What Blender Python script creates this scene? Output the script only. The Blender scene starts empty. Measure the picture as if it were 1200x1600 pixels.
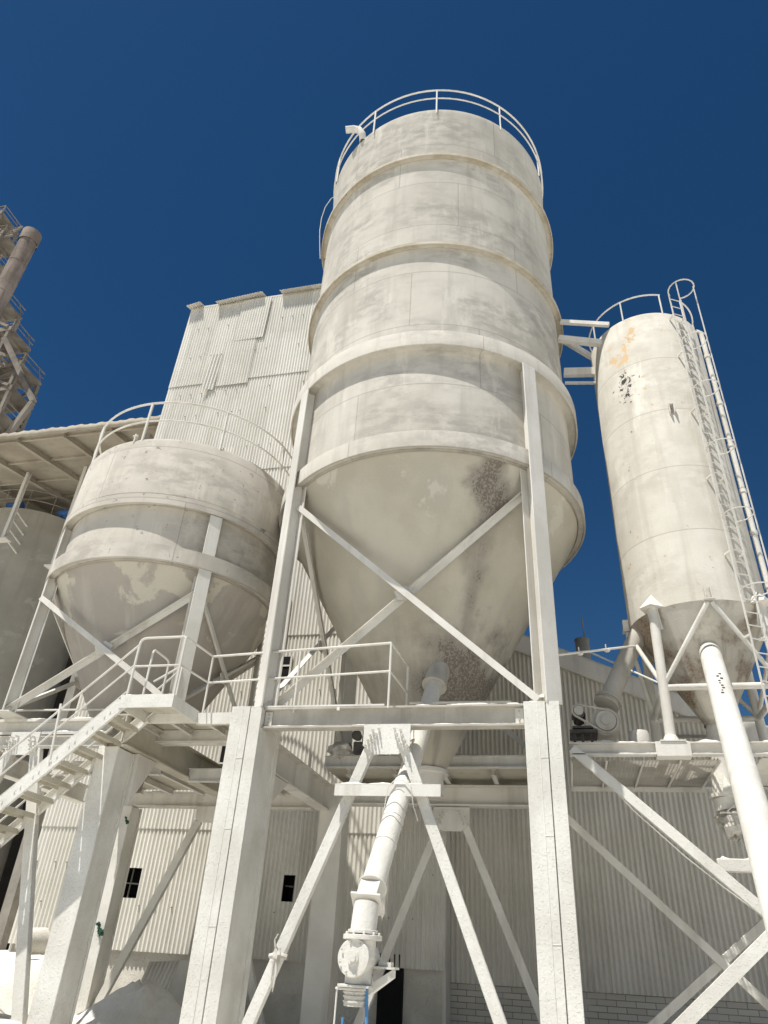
import bpy, math, random
from mathutils import Vector, Matrix
random.seed(7)
PI = math.pi
S = bpy.context.scene
COL = S.collection
rad = math.radians

# ------------------------------------------------------------------ materials
MATS = {}
class NT:
    def __init__(self, name):
        self.m = bpy.data.materials.new(name); self.m.use_nodes = True
        self.t = self.m.node_tree; self.b = self.t.nodes['Principled BSDF']
        self.b.inputs['Specular IOR Level'].default_value = .25
        self.pos = self.t.nodes.new('ShaderNodeTexCoord').outputs['Object']
    def n(self, ty, **kw):
        x = self.t.nodes.new(ty)
        for k, v in kw.items(): setattr(x, k, v)
        return x
    def link(self, a, b): self.t.links.new(a, b)
    def put(self, sock, v):
        if hasattr(v, 'is_output'): self.link(v, sock)
        elif isinstance(v, (tuple, list)) and len(v) == 3 and sock.type == 'RGBA': sock.default_value = (*v, 1)
        else: sock.default_value = v
    def math(self, op, a, b=0., c=0., clamp=False):
        x = self.n('ShaderNodeMath', operation=op, use_clamp=clamp)
        for i, v in enumerate((a, b, c)): self.put(x.inputs[i], v)
        return x.outputs[0]
    def map(self, scale=(1, 1, 1), loc=(0, 0, 0), src=None):
        x = self.n('ShaderNodeMapping'); self.link(src or self.pos, x.inputs[0])
        x.inputs['Scale'].default_value = scale; x.inputs['Location'].default_value = loc
        return x.outputs[0]
    def noise(self, scale, detail=5, rough=.55, vec=None, dist=0.):
        x = self.n('ShaderNodeTexNoise'); self.link(vec or self.pos, x.inputs['Vector'])
        x.inputs['Scale'].default_value = scale; x.inputs['Detail'].default_value = detail
        x.inputs['Roughness'].default_value = rough; x.inputs['Distortion'].default_value = dist
        return x.outputs['Fac']
    def step(self, v, lo, hi):
        x = self.n('ShaderNodeMapRange', interpolation_type='SMOOTHSTEP'); self.put(x.inputs[0], v)
        x.inputs[1].default_value = lo; x.inputs[2].default_value = hi
        return x.outputs[0]
    def mix(self, f, a, b, mode='MIX'):
        x = self.n('ShaderNodeMix', data_type='RGBA', blend_type=mode)
        self.put(x.inputs[0], f); self.put(x.inputs[6], a); self.put(x.inputs[7], b)
        return x.outputs[2]
    def sep(self):
        x = self.n('ShaderNodeSeparateXYZ'); self.link(self.pos, x.inputs[0]); return x.outputs
    def dist(self, p, sc=(1, 1, 1)):
        x = self.n('ShaderNodeVectorMath', operation='DISTANCE')
        self.link(self.map(sc), x.inputs[0]); x.inputs[1].default_value = [p[i]*sc[i] for i in range(3)]
        return x.outputs['Value']
    def bump(self, h, strength, dist=.02, prev=None):
        x = self.n('ShaderNodeBump'); self.put(x.inputs['Height'], h)
        x.inputs['Strength'].default_value = strength; x.inputs['Distance'].default_value = dist
        if prev: self.link(prev, x.inputs['Normal'])
        return x.outputs[0]
    def done(self, col, rough=.9, normal=None):
        self.put(self.b.inputs['Base Color'], col); self.put(self.b.inputs['Roughness'], rough)
        if normal: self.link(normal, self.b.inputs['Normal'])
        MATS[self.m.name] = self.m
        return self.m

def dusty(name, c1, c2, scale=.9, streak=None, sf=.5, chip=None, grain=.10, bump=.35, bs=28., lump=0., rough=.92, finish=True):
    k = NT(name)
    col = k.mix(k.step(k.noise(scale, 6, .6), .36, .66), c1, c2)
    if streak:
        f = k.step(k.noise(1., 5, .6, k.map((3.2, 3.2, .28))), .48, .72)
        col = k.mix(k.math('MULTIPLY', f, sf), col, streak)
    for ch in (chip or []):
        cc, th, cs = ch[:3]
        f = k.step(k.noise(cs, 9, .62, dist=.4), th, th+.025)
        if len(ch) > 3: f = k.math('MULTIPLY', f, ch[3](k))
        col = k.mix(f, col, cc)
    g = k.noise(55., 3, .7)
    col = k.mix(1., col, k.mix(g, (1-grain,)*3, (1+grain*.5,)*3), 'MULTIPLY')
    h = k.math('ADD', k.noise(bs, 5, .65), k.math('MULTIPLY', k.noise(3.2, 3), .8))
    nr = k.bump(h, bump, .012)
    if lump:
        v = k.noise(34., 3, .6, dist=.2)
        nr = k.bump(k.step(v, .56, .70), lump, .012, nr)
    if finish: return k.done(col, rough, nr)
    return k, col, nr

W1, W2 = (.705, .685, .63), (.60, .575, .52)
M_paint = dusty('white_dusty_steel', W1, W2, .7, (.44, .41, .36), .5, grain=.12, bump=.45, chip=[((.30, .26, .21), .735, 7.)])
M_lumpy = dusty('white_caked_steel', (.735, .72, .67), (.62, .60, .545), 1.1, (.54, .52, .47), .35, grain=.10, bump=.6, bs=22., lump=.5, chip=[((.36, .33, .28), .765, 11.)])
M_grey = dusty('grey_dusty_steel', (.50, .475, .42), (.40, .375, .325), 1.2, (.29, .265, .23), .5, grain=.16, chip=[((.24, .11, .06), .705, 7.)])
M_pipe = dusty('white_caked_pipe', (.70, .68, .625), (.60, .575, .515), 1.6, (.50, .47, .415), .4, grain=.10, bump=.6, bs=24., lump=.35, chip=[((.27, .24, .20), .735, 9.)])
M_ring = dusty('tan_stained_steel', (.56, .52, .44), (.43, .38, .29), 1.6, (.33, .28, .20), .5, grain=.16, bump=.5, chip=[((.30, .25, .17), .66, 5.)])
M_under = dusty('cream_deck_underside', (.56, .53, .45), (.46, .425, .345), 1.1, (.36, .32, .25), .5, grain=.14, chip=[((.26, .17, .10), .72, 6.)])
M_powder = dusty('white_powder', (.80, .78, .715), (.71, .685, .615), 1.3, grain=.12, bump=1., bs=16., lump=.7)
M_masonry = dusty('whitewashed_masonry', (.66, .635, .57), (.52, .49, .43), 1.4, grain=.14, bump=.9, bs=9., lump=.7)
M_galv = dusty('dull_grey_steel', (.30, .28, .245), (.20, .185, .16), 1.2, grain=.2)
M_dark = dusty('shade_brown_cladding', (.055, .045, .036), (.035, .03, .025), .8, grain=.2, bump=.2)  # deep canopy and indoor shade is put into this very dark colour
M_black = dusty('unlit_interior_black', (.012, .012, .012), (.008, .008, .008), 1., bump=.1)  # near black stands in for the unlit rooms behind the openings
M_soffit = dusty('dusty_roof_underside', (.42, .375, .30), (.32, .28, .22), .5, (.30, .26, .20), .5, grain=.15)
M_tower = dusty('weathered_grey_frame', (.27, .24, .20), (.15, .13, .108), .5, grain=.2)
M_stack = dusty('weathered_stack_metal', (.30, .25, .215), (.18, .145, .12), .35, (.11, .085, .07), .7, grain=.2)
M_blue = dusty('blue_motor_paint', (.05, .13, .33), (.04, .10, .26), 3., grain=.2)
M_hose = dusty('blue_hose_rubber', (.10, .27, .50), (.07, .20, .40), 5., grain=.1, rough=.6)
M_green = dusty('green_cloth', (.035, .10, .065), (.02, .06, .04), 8., grain=.3)
M_bag = dusty('crumpled_plastic', (.66, .63, .57), (.38, .36, .31), 6., grain=.15, rough=.55, bump=1., bs=9.)
M_belt = dusty('dark_drive_metal', (.12, .11, .10), (.07, .065, .06), 4., grain=.2)
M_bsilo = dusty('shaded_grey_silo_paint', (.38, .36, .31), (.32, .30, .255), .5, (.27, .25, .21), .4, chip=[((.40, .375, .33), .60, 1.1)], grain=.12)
M_board = dusty('white_board', (.62, .60, .545), (.54, .515, .46), 1.5, grain=.08)

def brick_mat():
    k = NT('white_painted_brick')
    mp = k.n('ShaderNodeMapping'); k.link(k.pos, mp.inputs[0]); mp.inputs['Rotation'].default_value = (PI/2, 0, 0)
    b = k.n('ShaderNodeTexBrick'); k.link(mp.outputs[0], b.inputs['Vector'])
    for nm, v in (('Scale', 1.), ('Brick Width', .40), ('Row Height', .115), ('Mortar Size', .009), ('Mortar Smooth', .3)): b.inputs[nm].default_value = v
    b.inputs['Color1'].default_value = (.57, .54, .485, 1); b.inputs['Color2'].default_value = (.49, .46, .41, 1); b.inputs['Mortar'].default_value = (.24, .22, .19, 1)
    col = k.mix(k.step(k.noise(1.2, 6), .46, .72), b.outputs['Color'], (.55, .525, .47))
    nr = k.bump(k.math('SUBTRACT', k.math('MULTIPLY', k.noise(9., 5), .5), b.outputs['Fac']), .7, .012)
    return k.done(col, .92, nr)
M_brick = brick_mat()

def corr_mat(name, c1, c2):
    k, col, nr = dusty(name, c1, c2, .5, (c2[0]*.8, c2[1]*.79, c2[2]*.77), .5, grain=.07, bump=.2, bs=40, finish=False,
                       chip=[((.36, .33, .28), .745, 5.)])
    x, y, z = k.sep()
    w = k.n('ShaderNodeTexWhiteNoise', noise_dimensions='2D')
    cv = k.n('ShaderNodeCombineXYZ')
    k.put(cv.inputs[0], k.math('FLOOR', k.math('DIVIDE', x, 1.02))); k.put(cv.inputs[1], k.math('FLOOR', k.math('DIVIDE', z, 5.6)))
    k.link(cv.outputs[0], w.inputs['Vector'])
    col = k.mix(1., col, k.mix(w.outputs['Value'], (.90, .895, .88), (1.04, 1.04, 1.04)), 'MULTIPLY')
    fx = k.math('FRACT', k.math('DIVIDE', x, 1.02))
    col = k.mix(k.math('MULTIPLY', k.math('LESS_THAN', fx, .018), .35), col, (.30, .28, .24))
    return k.done(col, .85, nr)
M_corr = corr_mat('white_corrugated_sheet', (.68, .66, .605), (.60, .58, .52))
M_corr2 = corr_mat('dusty_corrugated_sheet', (.67, .64, .575), (.60, .57, .505))

def shell_mat(name, c1, c2, c3, z0, h, nseg, R, spots=None, line=.012, lumpy=.0, streaks=.6, clouds=1., vert=1.):
    k, col, nr = dusty(name, c1, c2, .75, c3, streaks, grain=.10, bump=.35, bs=26, lump=lumpy, finish=False, chip=[((.22, .19, .16), .785, 5.)])
    cl = k.math('MULTIPLY', k.step(k.noise(.42, 4, .55, k.map((1, 1, 1.5))), .42, .62), k.step(k.noise(2.1, 7, .66, k.map((1, 1, 1.9)), .25), .36, .62))
    col = k.mix(k.math('MULTIPLY', cl, clouds), col, (c3[0]*.92, c3[1]*.92, c3[2]*.93))
    sm = k.math('MULTIPLY', k.step(k.noise(1.4, 7, .68, k.map((1.3, 1.3, .35), (3, 1, 7)), .2), .54, .68), .6)
    col = k.mix(sm, col, (min(.8, c1[0]*1.1), min(.8, c1[1]*1.1), min(.8, c1[2]*1.1)))
    x, y, z = k.sep()
    t = k.math('DIVIDE', k.math('SUBTRACT', z, z0), h)
    ci = k.math('FLOOR', t); ft = k.math('FRACT', t)
    dz = k.math('MULTIPLY', k.math('MINIMUM', ft, k.math('SUBTRACT', 1., ft)), h)
    l1 = k.math('SUBTRACT', 1., k.step(dz, line*.5, line*1.5))
    a = k.math('DIVIDE', k.math('ADD', k.math('ARCTAN2', y, x), PI), 2*PI/nseg)
    fa = k.math('FRACT', k.math('ADD', a, k.math('MULTIPLY', ci, .37)))
    da = k.math('MULTIPLY', k.math('MINIMUM', fa, k.math('SUBTRACT', 1., fa)), 2*PI*R/nseg)
    l2 = k.math('SUBTRACT', 1., k.step(da, line*.5, line*1.5))
    ln = k.math('MAXIMUM', l1, k.math('MULTIPLY', l2, vert))
    # each plate of the shell its own shade
    w = k.n('ShaderNodeTexWhiteNoise', noise_dimensions='2D'); cv = k.n('ShaderNodeCombineXYZ')
    k.put(cv.inputs[0], ci); k.put(cv.inputs[1], k.math('FLOOR', k.math('ADD', a, k.math('MULTIPLY', ci, .37)))); k.link(cv.outputs[0], w.inputs['Vector'])
    col = k.mix(1., col, k.mix(w.outputs['Value'], (.94, .937, .93), (1.02, 1.02, 1.02)), 'MULTIPLY')
    col = k.mix(k.math('MULTIPLY', ln, .55), col, (.27, .25, .22))
    for (p, r, cc, th, cs, sc) in (spots or []):
        d = k.dist(p, sc)
        f = k.step(k.math('SUBTRACT', k.noise(cs, 9, .68, dist=.5), k.math('MULTIPLY', k.step(d, r*.3, r*1.05), .16)), th, th+.02)
        col = k.mix(f, col, cc)
    nr = k.bump(ln, -.5, .015, nr)
    return k.done(col, .9, nr)
M_big = shell_mat('big_silo_plate', (.60, .57, .505), (.52, .49, .43), (.42, .395, .345), 4.71, 1.753, 5, 3.4)
M_left = shell_mat('left_silo_plate', (.57, .535, .47), (.50, .465, .405), (.43, .40, .345), 3.01, 1.42, 3, 2.5,
                   [((-2.0, -1.5, 4.3), .38, (.25, .235, .21), .47, 5., (1, 1, 1.6))])
RS = (3.09, 15.09)
def rsp(p): return ((p[0]-RS[0])*.95, (p[1]-RS[1])*.95, (p[2]-5.3)*.95)
M_right = shell_mat('right_silo_plate', (.65, .62, .55), (.56, .53, .46), (.46, .425, .36), .98, 1.558, 2, 1.33,
    [(rsp((2.23, 13.97, 15.05)), .50, (.55, .40, .23), .505, 4.2, (1, 1, .7)), (rsp((2.5, 13.85, 15.5)), .40, (.52, .38, .22), .525, 4.6, (1, 1, .8)),
     (rsp((2.60, 13.8, 15.98)), .3, (.52, .38, .22), .53, 3.4, (1, 1, 1.2)), (rsp((2.72, 13.8, 14.0)), .16, (.52, .38, .22), .5, 3.0, (1, 1, 1)),
     (rsp((2.28, 13.96, 13.95)), .55, (.045, .042, .038), .515, 6.0, (1.15, 1, .75)),
     (rsp((3.95, 14.0, 11.9)), .3, (.45, .27, .10), .6, 4., (1, 1, 1))], line=.010, lumpy=.25, streaks=.6, clouds=.5, vert=.0)

def cone_mat(name, c1, c2, patch, dirt, dirtf, rust, streak):
    """dull cone paint with peeled patches, streaks and crusted dirt low down"""
    k = NT(name)
    x, y, z = k.sep()
    col = k.mix(k.step(k.noise(.8, 6), .38, .62), c1, c2)
    ang = k.math('ARCTAN2', y, x)
    rr = k.math('SQRT', k.math('ADD', k.math('MULTIPLY', x, x), k.math('MULTIPLY', y, y)))
    cv = k.n('ShaderNodeCombineXYZ'); k.put(cv.inputs[0], k.math('MULTIPLY', ang, 2.6)); k.put(cv.inputs[1], k.math('MULTIPLY', z, .35)); k.put(cv.inputs[2], 3.1)
    st = k.noise(1.6, 7, .62, cv.outputs[0])
    col = k.mix(k.math('MULTIPLY', k.step(st, .5, .66), .8), col, streak)
    pf = k.math('ADD', k.noise(1.1, 9, .62, k.map((1, 1, .8)), .5), k.math('MULTIPLY', k.step(z, patch[1], patch[2]), .16))
    col = k.mix(k.math('MULTIPLY', k.step(pf, patch[3], patch[3]+.05), .75), col, patch[0])
    f = dirtf(k, x, y, z, ang)
    cs = k.n('ShaderNodeCombineXYZ'); k.put(cs.inputs[0], k.math('MULTIPLY', ang, 5.)); k.put(cs.inputs[1], k.math('MULTIPLY', z, .55)); k.put(cs.inputs[2], 1.7)
    run = k.noise(2.2, 8, .68, cs.outputs[0]); cloud = k.noise(1.7, 8, .66)
    stain = k.math('MULTIPLY', k.math('ADD', k.math('MULTIPLY', run, .55), k.math('MULTIPLY', cloud, .45)), f)
    col = k.mix(k.math('MULTIPLY', k.step(stain, .08, .40), .92), col, dirt)
    sp2 = k.noise(24., 9, .78)
    col = k.mix(k.math('MULTIPLY', k.step(k.math('ADD', sp2, k.math('MULTIPLY', k.step(stain, .18, .50), .22)), .66, .72), .85), col, rust)
    g = k.noise(50., 3, .7)
    col = k.mix(1., col, k.mix(g, (.9,)*3, (1.05,)*3), 'MULTIPLY')
    nr = k.bump(k.math('ADD', k.noise(20., 6, .7), k.math('MULTIPLY', f, k.noise(8., 6))), .45, .015)
    return k.done(col, .9, nr)
def big_dirt(k, x, y, z, ang):
    zz = k.math('ADD', z, k.math('MULTIPLY', k.math('SUBTRACT', k.noise(1.3, 6, .65), .5), 3.2))
    low = k.math('MULTIPLY', k.math('MULTIPLY', k.math('SUBTRACT', 1., k.step(zz, .5, 3.0)), k.step(z, -.4, .7)), k.math('ADD', .55, k.math('MULTIPLY', k.step(ang, -1.9, -1.1), .45)))
    # a run of dirt down the front right face
    run = k.math('SUBTRACT', 1., k.step(k.math('ABSOLUTE', k.math('ADD', k.math('ADD', ang, .99), k.math('MULTIPLY', k.math('SUBTRACT', k.noise(.9, 4), .5), .5))), .02, .25))
    top = k.math('MULTIPLY', run, k.math('ADD', .62, k.math('MULTIPLY', k.step(z, 3.4, 4.4), .35)))
    return k.math('MAXIMUM', k.math('MULTIPLY', low, 1.), top)
M_bcone = cone_mat('stained_hopper_paint', (.50, .465, .385), (.43, .395, .32), ((.56, .53, .455), 2.6, 4.7, .715), (.29, .265, .225), big_dirt, (.15, .122, .10), (.44, .41, .345))
M_lcone = cone_mat('peeling_hopper_paint', (.40, .365, .32), (.36, .325, .285), ((.58, .545, .45), 1.5, 3.0, .64), (.30, .27, .24), lambda k, x, y, z, a: k.math('SUBTRACT', 1., k.step(z, -.5, .4)), (.26, .23, .20), (.45, .415, .365))
M_rcone = cone_mat('rusty_hopper_paint', (.53, .495, .425), (.45, .415, .35), ((.60, .57, .50), 1.5, 2.8, .62), (.30, .255, .205), lambda k, x, y, z, a: k.math('MULTIPLY', k.step(k.noise(1.5, 5), .42, .6), .75), (.22, .12, .05), (.33, .29, .235))

# ------------------------------------------------------------------ mesh builder
def V(*a): return Vector(a if len(a) == 3 else a[0])
KS = [1.]
class MB:
    def __init__(s): s.v = []; s.f = []; s.mi = []; s.cur = 0
    def add(s, vs, fs):
        o = len(s.v); s.v += [tuple(p) for p in vs]; s.f += [tuple(i+o for i in f) for f in fs]; s.mi += [s.cur]*len(fs); return s
    def box(s, x0, x1, y0, y1, z0, z1):
        return s.add([(x, y, z) for x in (x0, x1) for y in (y0, y1) for z in (z0, z1)],
                     [(0, 1, 3, 2), (4, 6, 7, 5), (0, 4, 5, 1), (2, 3, 7, 6), (0, 2, 6, 4), (1, 5, 7, 3)])
    def frame(s, p0, p1, up=(0, 0, 1)):
        p0, p1 = V(p0), V(p1); d = (p1-p0).normalized(); u = V(up)
        sd = d.cross(u)
        if sd.length < 1e-4: sd = d.cross(V(0, 1, 0))
        sd.normalize(); u = sd.cross(d); return p0, p1, sd, u
    def bar(s, p0, p1, w, h, up=(0, 0, 1), ow=0, oh=0):
        p0, p1, sd, u = s.frame(p0, p1, up)
        vs = [p+sd*(ow+a*w/2)+u*(oh+b*h/2) for p in (p0, p1) for a, b in ((-1, -1), (1, -1), (1, 1), (-1, 1))]
        return s.add(vs, [(3, 2, 1, 0), (4, 5, 6, 7)]+[(i, (i+1) % 4, 4+(i+1) % 4, 4+i) for i in range(4)])
    def ibeam(s, p0, p1, w, h, t=.018, up=(0, 0, 1)):
        s.bar(p0, p1, w, t, up, 0, h/2-t/2); s.bar(p0, p1, w, t, up, 0, -h/2+t/2); return s.bar(p0, p1, t*.8, h-2*t, up)
    def chan(s, p0, p1, w, h, t=.014, up=(0, 0, 1), side=1):
        s.bar(p0, p1, w, t, up, 0, h/2-t/2); s.bar(p0, p1, w, t, up, 0, -h/2+t/2); return s.bar(p0, p1, t, h-2*t, up, side*(w/2-t/2))
    def angle(s, p0, p1, w, h, t=.012, up=(0, 0, 1), side=1):
        s.bar(p0, p1, w, t, up, 0, h/2-t/2); return s.bar(p0, p1, t, h-t, up, side*(w/2-t/2), -t/2)
    def tube(s, pts, r, n=10, cap=True, r1=None):
        pts = [V(p) for p in pts]; m = len(pts); ds = []
        for i in range(m):
            d = (pts[min(i+1, m-1)]-pts[max(i-1, 0)]).normalized(); ds.append(d)
        u = ds[0].orthogonal().normalized(); vs = []
        for i in range(m):
            u = (u-ds[i]*u.dot(ds[i])).normalized(); w = ds[i].cross(u)
            rr = r if r1 is None else r+(r1-r)*i/(m-1)
            vs += [pts[i]+(u*math.cos(2*PI*k/n)+w*math.sin(2*PI*k/n))*rr for k in range(n)]
        fs = [(i*n+k, i*n+(k+1) % n, (i+1)*n+(k+1) % n, (i+1)*n+k) for i in range(m-1) for k in range(n)]
        if cap: fs += [tuple(range(n-1, -1, -1)), tuple((m-1)*n+k for k in range(n))]
        return s.add(vs, fs)
    def ring(s, c, R, z, r, a0=0, a1=2*PI, n=72, k=8):
        full = abs(a1-a0-2*PI) < 1e-6
        pts = [(c[0]+R*math.cos(a0+(a1-a0)*i/n), c[1]+R*math.sin(a0+(a1-a0)*i/n), z) for i in range(n+1)]
        return s.tube(pts, r, k, not full)
    def lathe(s, c, prof, n=96, closed=False):
        m = len(prof); vs = [(c[0]+r*math.cos(2*PI*k/n), c[1]+r*math.sin(2*PI*k/n), z) for r, z in prof for k in range(n)]
        q = m if closed else m-1
        return s.add(vs, [(i*n+k, i*n+(k+1) % n, ((i+1) % m)*n+(k+1) % n, ((i+1) % m)*n+k) for i in range(q) for k in range(n)])
    def disc(s, p, d, r, h, n=20, r1=None):
        p = V(p); d = V(d).normalized(); return s.tube([p, p+d*h], r, n, True, r1)
    def prism(s, poly, d):
        d = V(d); poly = [V(p) for p in poly]; n = len(poly)
        return s.add(poly+[p+d for p in poly], [tuple(range(n-1, -1, -1)), tuple(range(n, 2*n))]+[(i, (i+1) % n, n+(i+1) % n, n+i) for i in range(n)])
    def blob(s, c, rx, ry, rz, n=14, m=9, amp=.2, seed=1, flat=False):
        rnd = random.Random(seed); ph = [rnd.uniform(0, 6.3) for _ in range(8)]; vs = []
        for i in range(m+1):
            t = PI*i/m*(.5 if flat else 1)
            for k in range(n):
                a = 2*PI*k/n
                f = 1+amp*(math.sin(3*a+ph[0]+2*t)*.5+math.sin(5*t+ph[1]+a)*.4+math.sin(7*a+ph[2]-3*t)*.35+rnd.uniform(-.35, .35))
                vs.append((c[0]+rx*f*math.sin(t)*math.cos(a), c[1]+ry*f*math.sin(t)*math.sin(a), c[2]+rz*f*math.cos(t)))
        return s.add(vs, [(i*n+k, (i+1)*n+k, (i+1)*n+(k+1) % n, i*n+(k+1) % n) for i in range(m) for k in range(n)])
    def corr(s, X0, X1, z0, z1, Y, pitch=.122, amp=.021, holes=(), top=None, tilt=.03, nsub=6):
        """upright corrugated sheeting along X facing -Y; top: z limit as a function of x; holes: (x0,x1,z0,z1)"""
        zs = sorted({z0, z1} | {h[2] for h in holes if z0 < h[2] < z1} | {h[3] for h in holes if z0 < h[3] < z1})
        n = max(2, int((X1-X0)/pitch*nsub)); xs = [X0+(X1-X0)*i/n for i in range(n+1)]
        vs = []
        for z in zs:
            for x in xs:
                zz = min(z, top(x)) if top else z
                vs.append((x, Y+amp*math.cos(2*PI*x/pitch)-tilt*(1-(zz-z0)/(z1-z0)), zz))
        fs = []
        for j in range(len(zs)-1):
            zc = (zs[j]+zs[j+1])/2
            for i in range(n):
                xc = (xs[i]+xs[i+1])/2
                if any(h[0] < xc < h[1] and h[2] < zc < h[3] for h in holes): continue
                if top and top(xc) <= zs[j]+.01: continue
                a = j*(n+1)+i; fs.append((a, a+1, a+n+2, a+n+1))
        return s.add(vs, fs)
    def build(s, name, mat, parent=None, bevel=0, sharp=35, thick=0, pre=False):
        org = V(0, 0, 0); p = parent
        while p is not None: org += p.location; p = p.parent
        if KS[0] != 1. and not pre: s.v = [(a*KS[0], b*KS[0], (c-1.6)*KS[0]+1.6) for a, b, c in s.v]
        me = bpy.data.meshes.new(name); me.from_pydata([tuple(V(q)-org) for q in s.v], [], s.f); me.update()
        for mm in (mat if isinstance(mat, (list, tuple)) else [mat]): me.materials.append(mm)
        for pl, i in zip(me.polygons, s.mi): pl.material_index = i
        me.shade_smooth(); me.set_sharp_from_angle(angle=rad(sharp))
        o = bpy.data.objects.new(name, me); COL.objects.link(o); o.parent = parent
        if thick:
            md = o.modifiers.new('thick', 'SOLIDIFY'); md.thickness = thick; md.offset = 0
        if bevel:
            md = o.modifiers.new('bevel', 'BEVEL'); md.width = bevel; md.segments = 2; md.limit_method = 'ANGLE'
        return o

def thing(name, label, cat, loc=(0, 0, 0), group=None):
    k = KS[0]; o = bpy.data.objects.new(name, None); COL.objects.link(o); o.location = (loc[0]*k, loc[1]*k, max(0, (loc[2]-1.6)*k+1.6) if k != 1 else loc[2]); o.empty_display_size = .3
    return tag(o, label, cat, group)
def tag(o, label, cat, group=None):
    o['label'] = label; o['category'] = cat
    if group: o['group'] = group
    return o
def part(o, label): o['label'] = label; return o
def struct(o, kind='structure'): o['kind'] = kind; return o
def solo(mb, name, mat, label, cat, group=None, **kw):
    """a one-mesh thing with its origin at the bottom middle of its own shape"""
    k = KS[0]; mb.v = [(a*k, b*k, (c-1.6)*k+1.6) for a, b, c in mb.v]
    xs = [p[0] for p in mb.v]; ys = [p[1] for p in mb.v]; zs = [p[2] for p in mb.v]
    c = V((min(xs)+max(xs))/2, (min(ys)+max(ys))/2, min(zs)); mb.v = [tuple(V(p)-c) for p in mb.v]
    o = mb.build(name, mat, None, pre=True, **kw); o.location = c
    return tag(o, label, cat, group)
def lerp(a, b, t): return V(a)*(1-t)+V(b)*t

# ------------------------------------------------------------------ ground
def hgt(x, y):
    def ss(a, b, t): t = max(0, min(1, (t-a)/(b-a))); return t*t*(3-2*t)
    n = .05*math.sin(2.1*x+1.3*y)+.04*math.sin(3.7*x-2.9*y+1)+.03*math.sin(6.1*y+4.3*x)
    bank = ss(-7.0, -8.2, x)*ss(9.6, 11.2, y)*(.62+.72*ss(12.5, 18.5, y))
    bank *= 1-.72*ss(-11.8, -10.6, x)*ss(12.2, 13.6, y)
    mid = .5*ss(16.5, 18.6, y)*ss(-8, -6, x)*(1-ss(2, 5, x))
    far = 1-ss(19.9, 21.5, y)*0
    k = ss(-26, -20, x)*(1-ss(21, 24, y))
    return (bank+mid*.7)*k*far+n*(.25+.5*min(1, bank))*ss(-30, -24, x)*(1-ss(22, 28, y))*ss(5, 8, y)
def ground():
    m = MB(); xs = [-1500, -300, -80, -40, -30]+[-24+.22*i for i in range(0, 165)]+[14, 20, 40, 80, 300, 1500]
    ys = [-1500, -300, -80, -20, 0, 5]+[7+.22*i for i in range(0, 68)]+[23, 25, 30, 45, 80, 300, 1500]
    for y in ys:
        for x in xs:
            r = random.Random(int(x*977+y*3331)).uniform(-1, 1)*.018
            m.v.append((x, y, hgt(x, y)+(r if hgt(x, y) > .2 else 0)))
    nx = len(xs)
    for j in range(len(ys)-1):
        for i in range(nx-1): m.f.append((j*nx+i, j*nx+i+1, (j+1)*nx+i+1, (j+1)*nx+i)); m.mi.append(0)
    return struct(m.build('ground', M_powder, None, sharp=180))
ground()
m = MB(); n_ = 56
def heap(x, y):
    dx, dy = (x+8.35)/1.25, (y-15.5)/1.0; q = math.hypot(dx, dy)
    return 1.12*math.exp(-q**1.7*.85)*(1+.07*math.sin(5*math.atan2(dy, dx)+3*q))+.012*math.sin(17*x+5*y)+.01*math.sin(23*y-9*x)-.06
for j_ in range(n_+1):
    for i_ in range(n_+1):
        x, y = -11.2+5.7*i_/n_, 13.2+4.6*j_/n_; e_ = min(i_, j_, n_-i_, n_-j_)
        m.v.append((x, y, heap(x, y) if e_ else -.12))
for j_ in range(n_):
    for i_ in range(n_): a_ = j_*(n_+1)+i_; m.f.append((a_, a_+1, a_+n_+2, a_+n_+1)); m.mi.append(0)
solo(m, 'powder_heap', M_powder, 'smooth rounded heap of white powder in the shade beside the thick left column', 'powder heap', sharp=180)

# ------------------------------------------------------------------ big silo
C = (-2.54, 14.04); ZB = 5.3
big = thing('storage_silo', 'tallest broad white steel silo with ring stiffeners and a stained cone', 'silo', (*C, ZB))
m = MB(); m.lathe(C, [(3.34, 10.0), (3.34, 12.72), (3.36, 12.74), (3.36, 13.1), (3.34, 13.12), (3.34, 22.0), (3.36, 22.05), (3.36, 22.24), (3.32, 22.28), (1.8, 22.75), (.01, 22.95)], 160); m.build('silo_shell', M_big, big)
for z in (16.11, 19.81):
    m = MB(); m.lathe(C, [(3.345, z+.03), (3.475, z+.03), (3.495, z+.045), (3.51, z+.04), (3.51, z-.04), (3.49, z-.045), (3.485, z+.005), (3.345, z+.005)], 160, True); m.build('ring_stiffener', M_ring, big)
for z, h, r in ((12.67, .42, 3.56), (10.01, .40, 3.49)):
    m = MB(); m.lathe(C, [(3.345, z+h), (r, z+h-.01), (r+.012, z+h-.03), (r+.012, z), (r-.02, z), (r-.03, z+.05), (3.345, z+.06)], 160, True); m.build('skirt_band', M_big, big)
m = MB(); m.lathe(C, [(3.34, 10.05), (3.30, 9.95), (.42, 4.86), (.40, 4.80)], 128); m.build('hopper_cone', M_bcone, big)
m = MB(); m.lathe(C, [(.40, 4.80), (.45, 4.80), (.45, 4.73), (.36, 4.72), (.36, 4.35)], 40); m.build('hopper_outlet', M_paint, big)
rl = MB(); rl.ring(C, 3.40, 23.22, .026, n=96); rl.ring(C, 3.40, 22.78, .021, n=96)
for i in range(11):
    a = 2*PI*i/11+.30; x, y = C[0]+3.40*math.cos(a), C[1]+3.40*math.sin(a); rl.bar((x, y, 22.0), (x, y, 23.22), .04, .04)
rl.build('guard_rail', M_paint, big)
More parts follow.
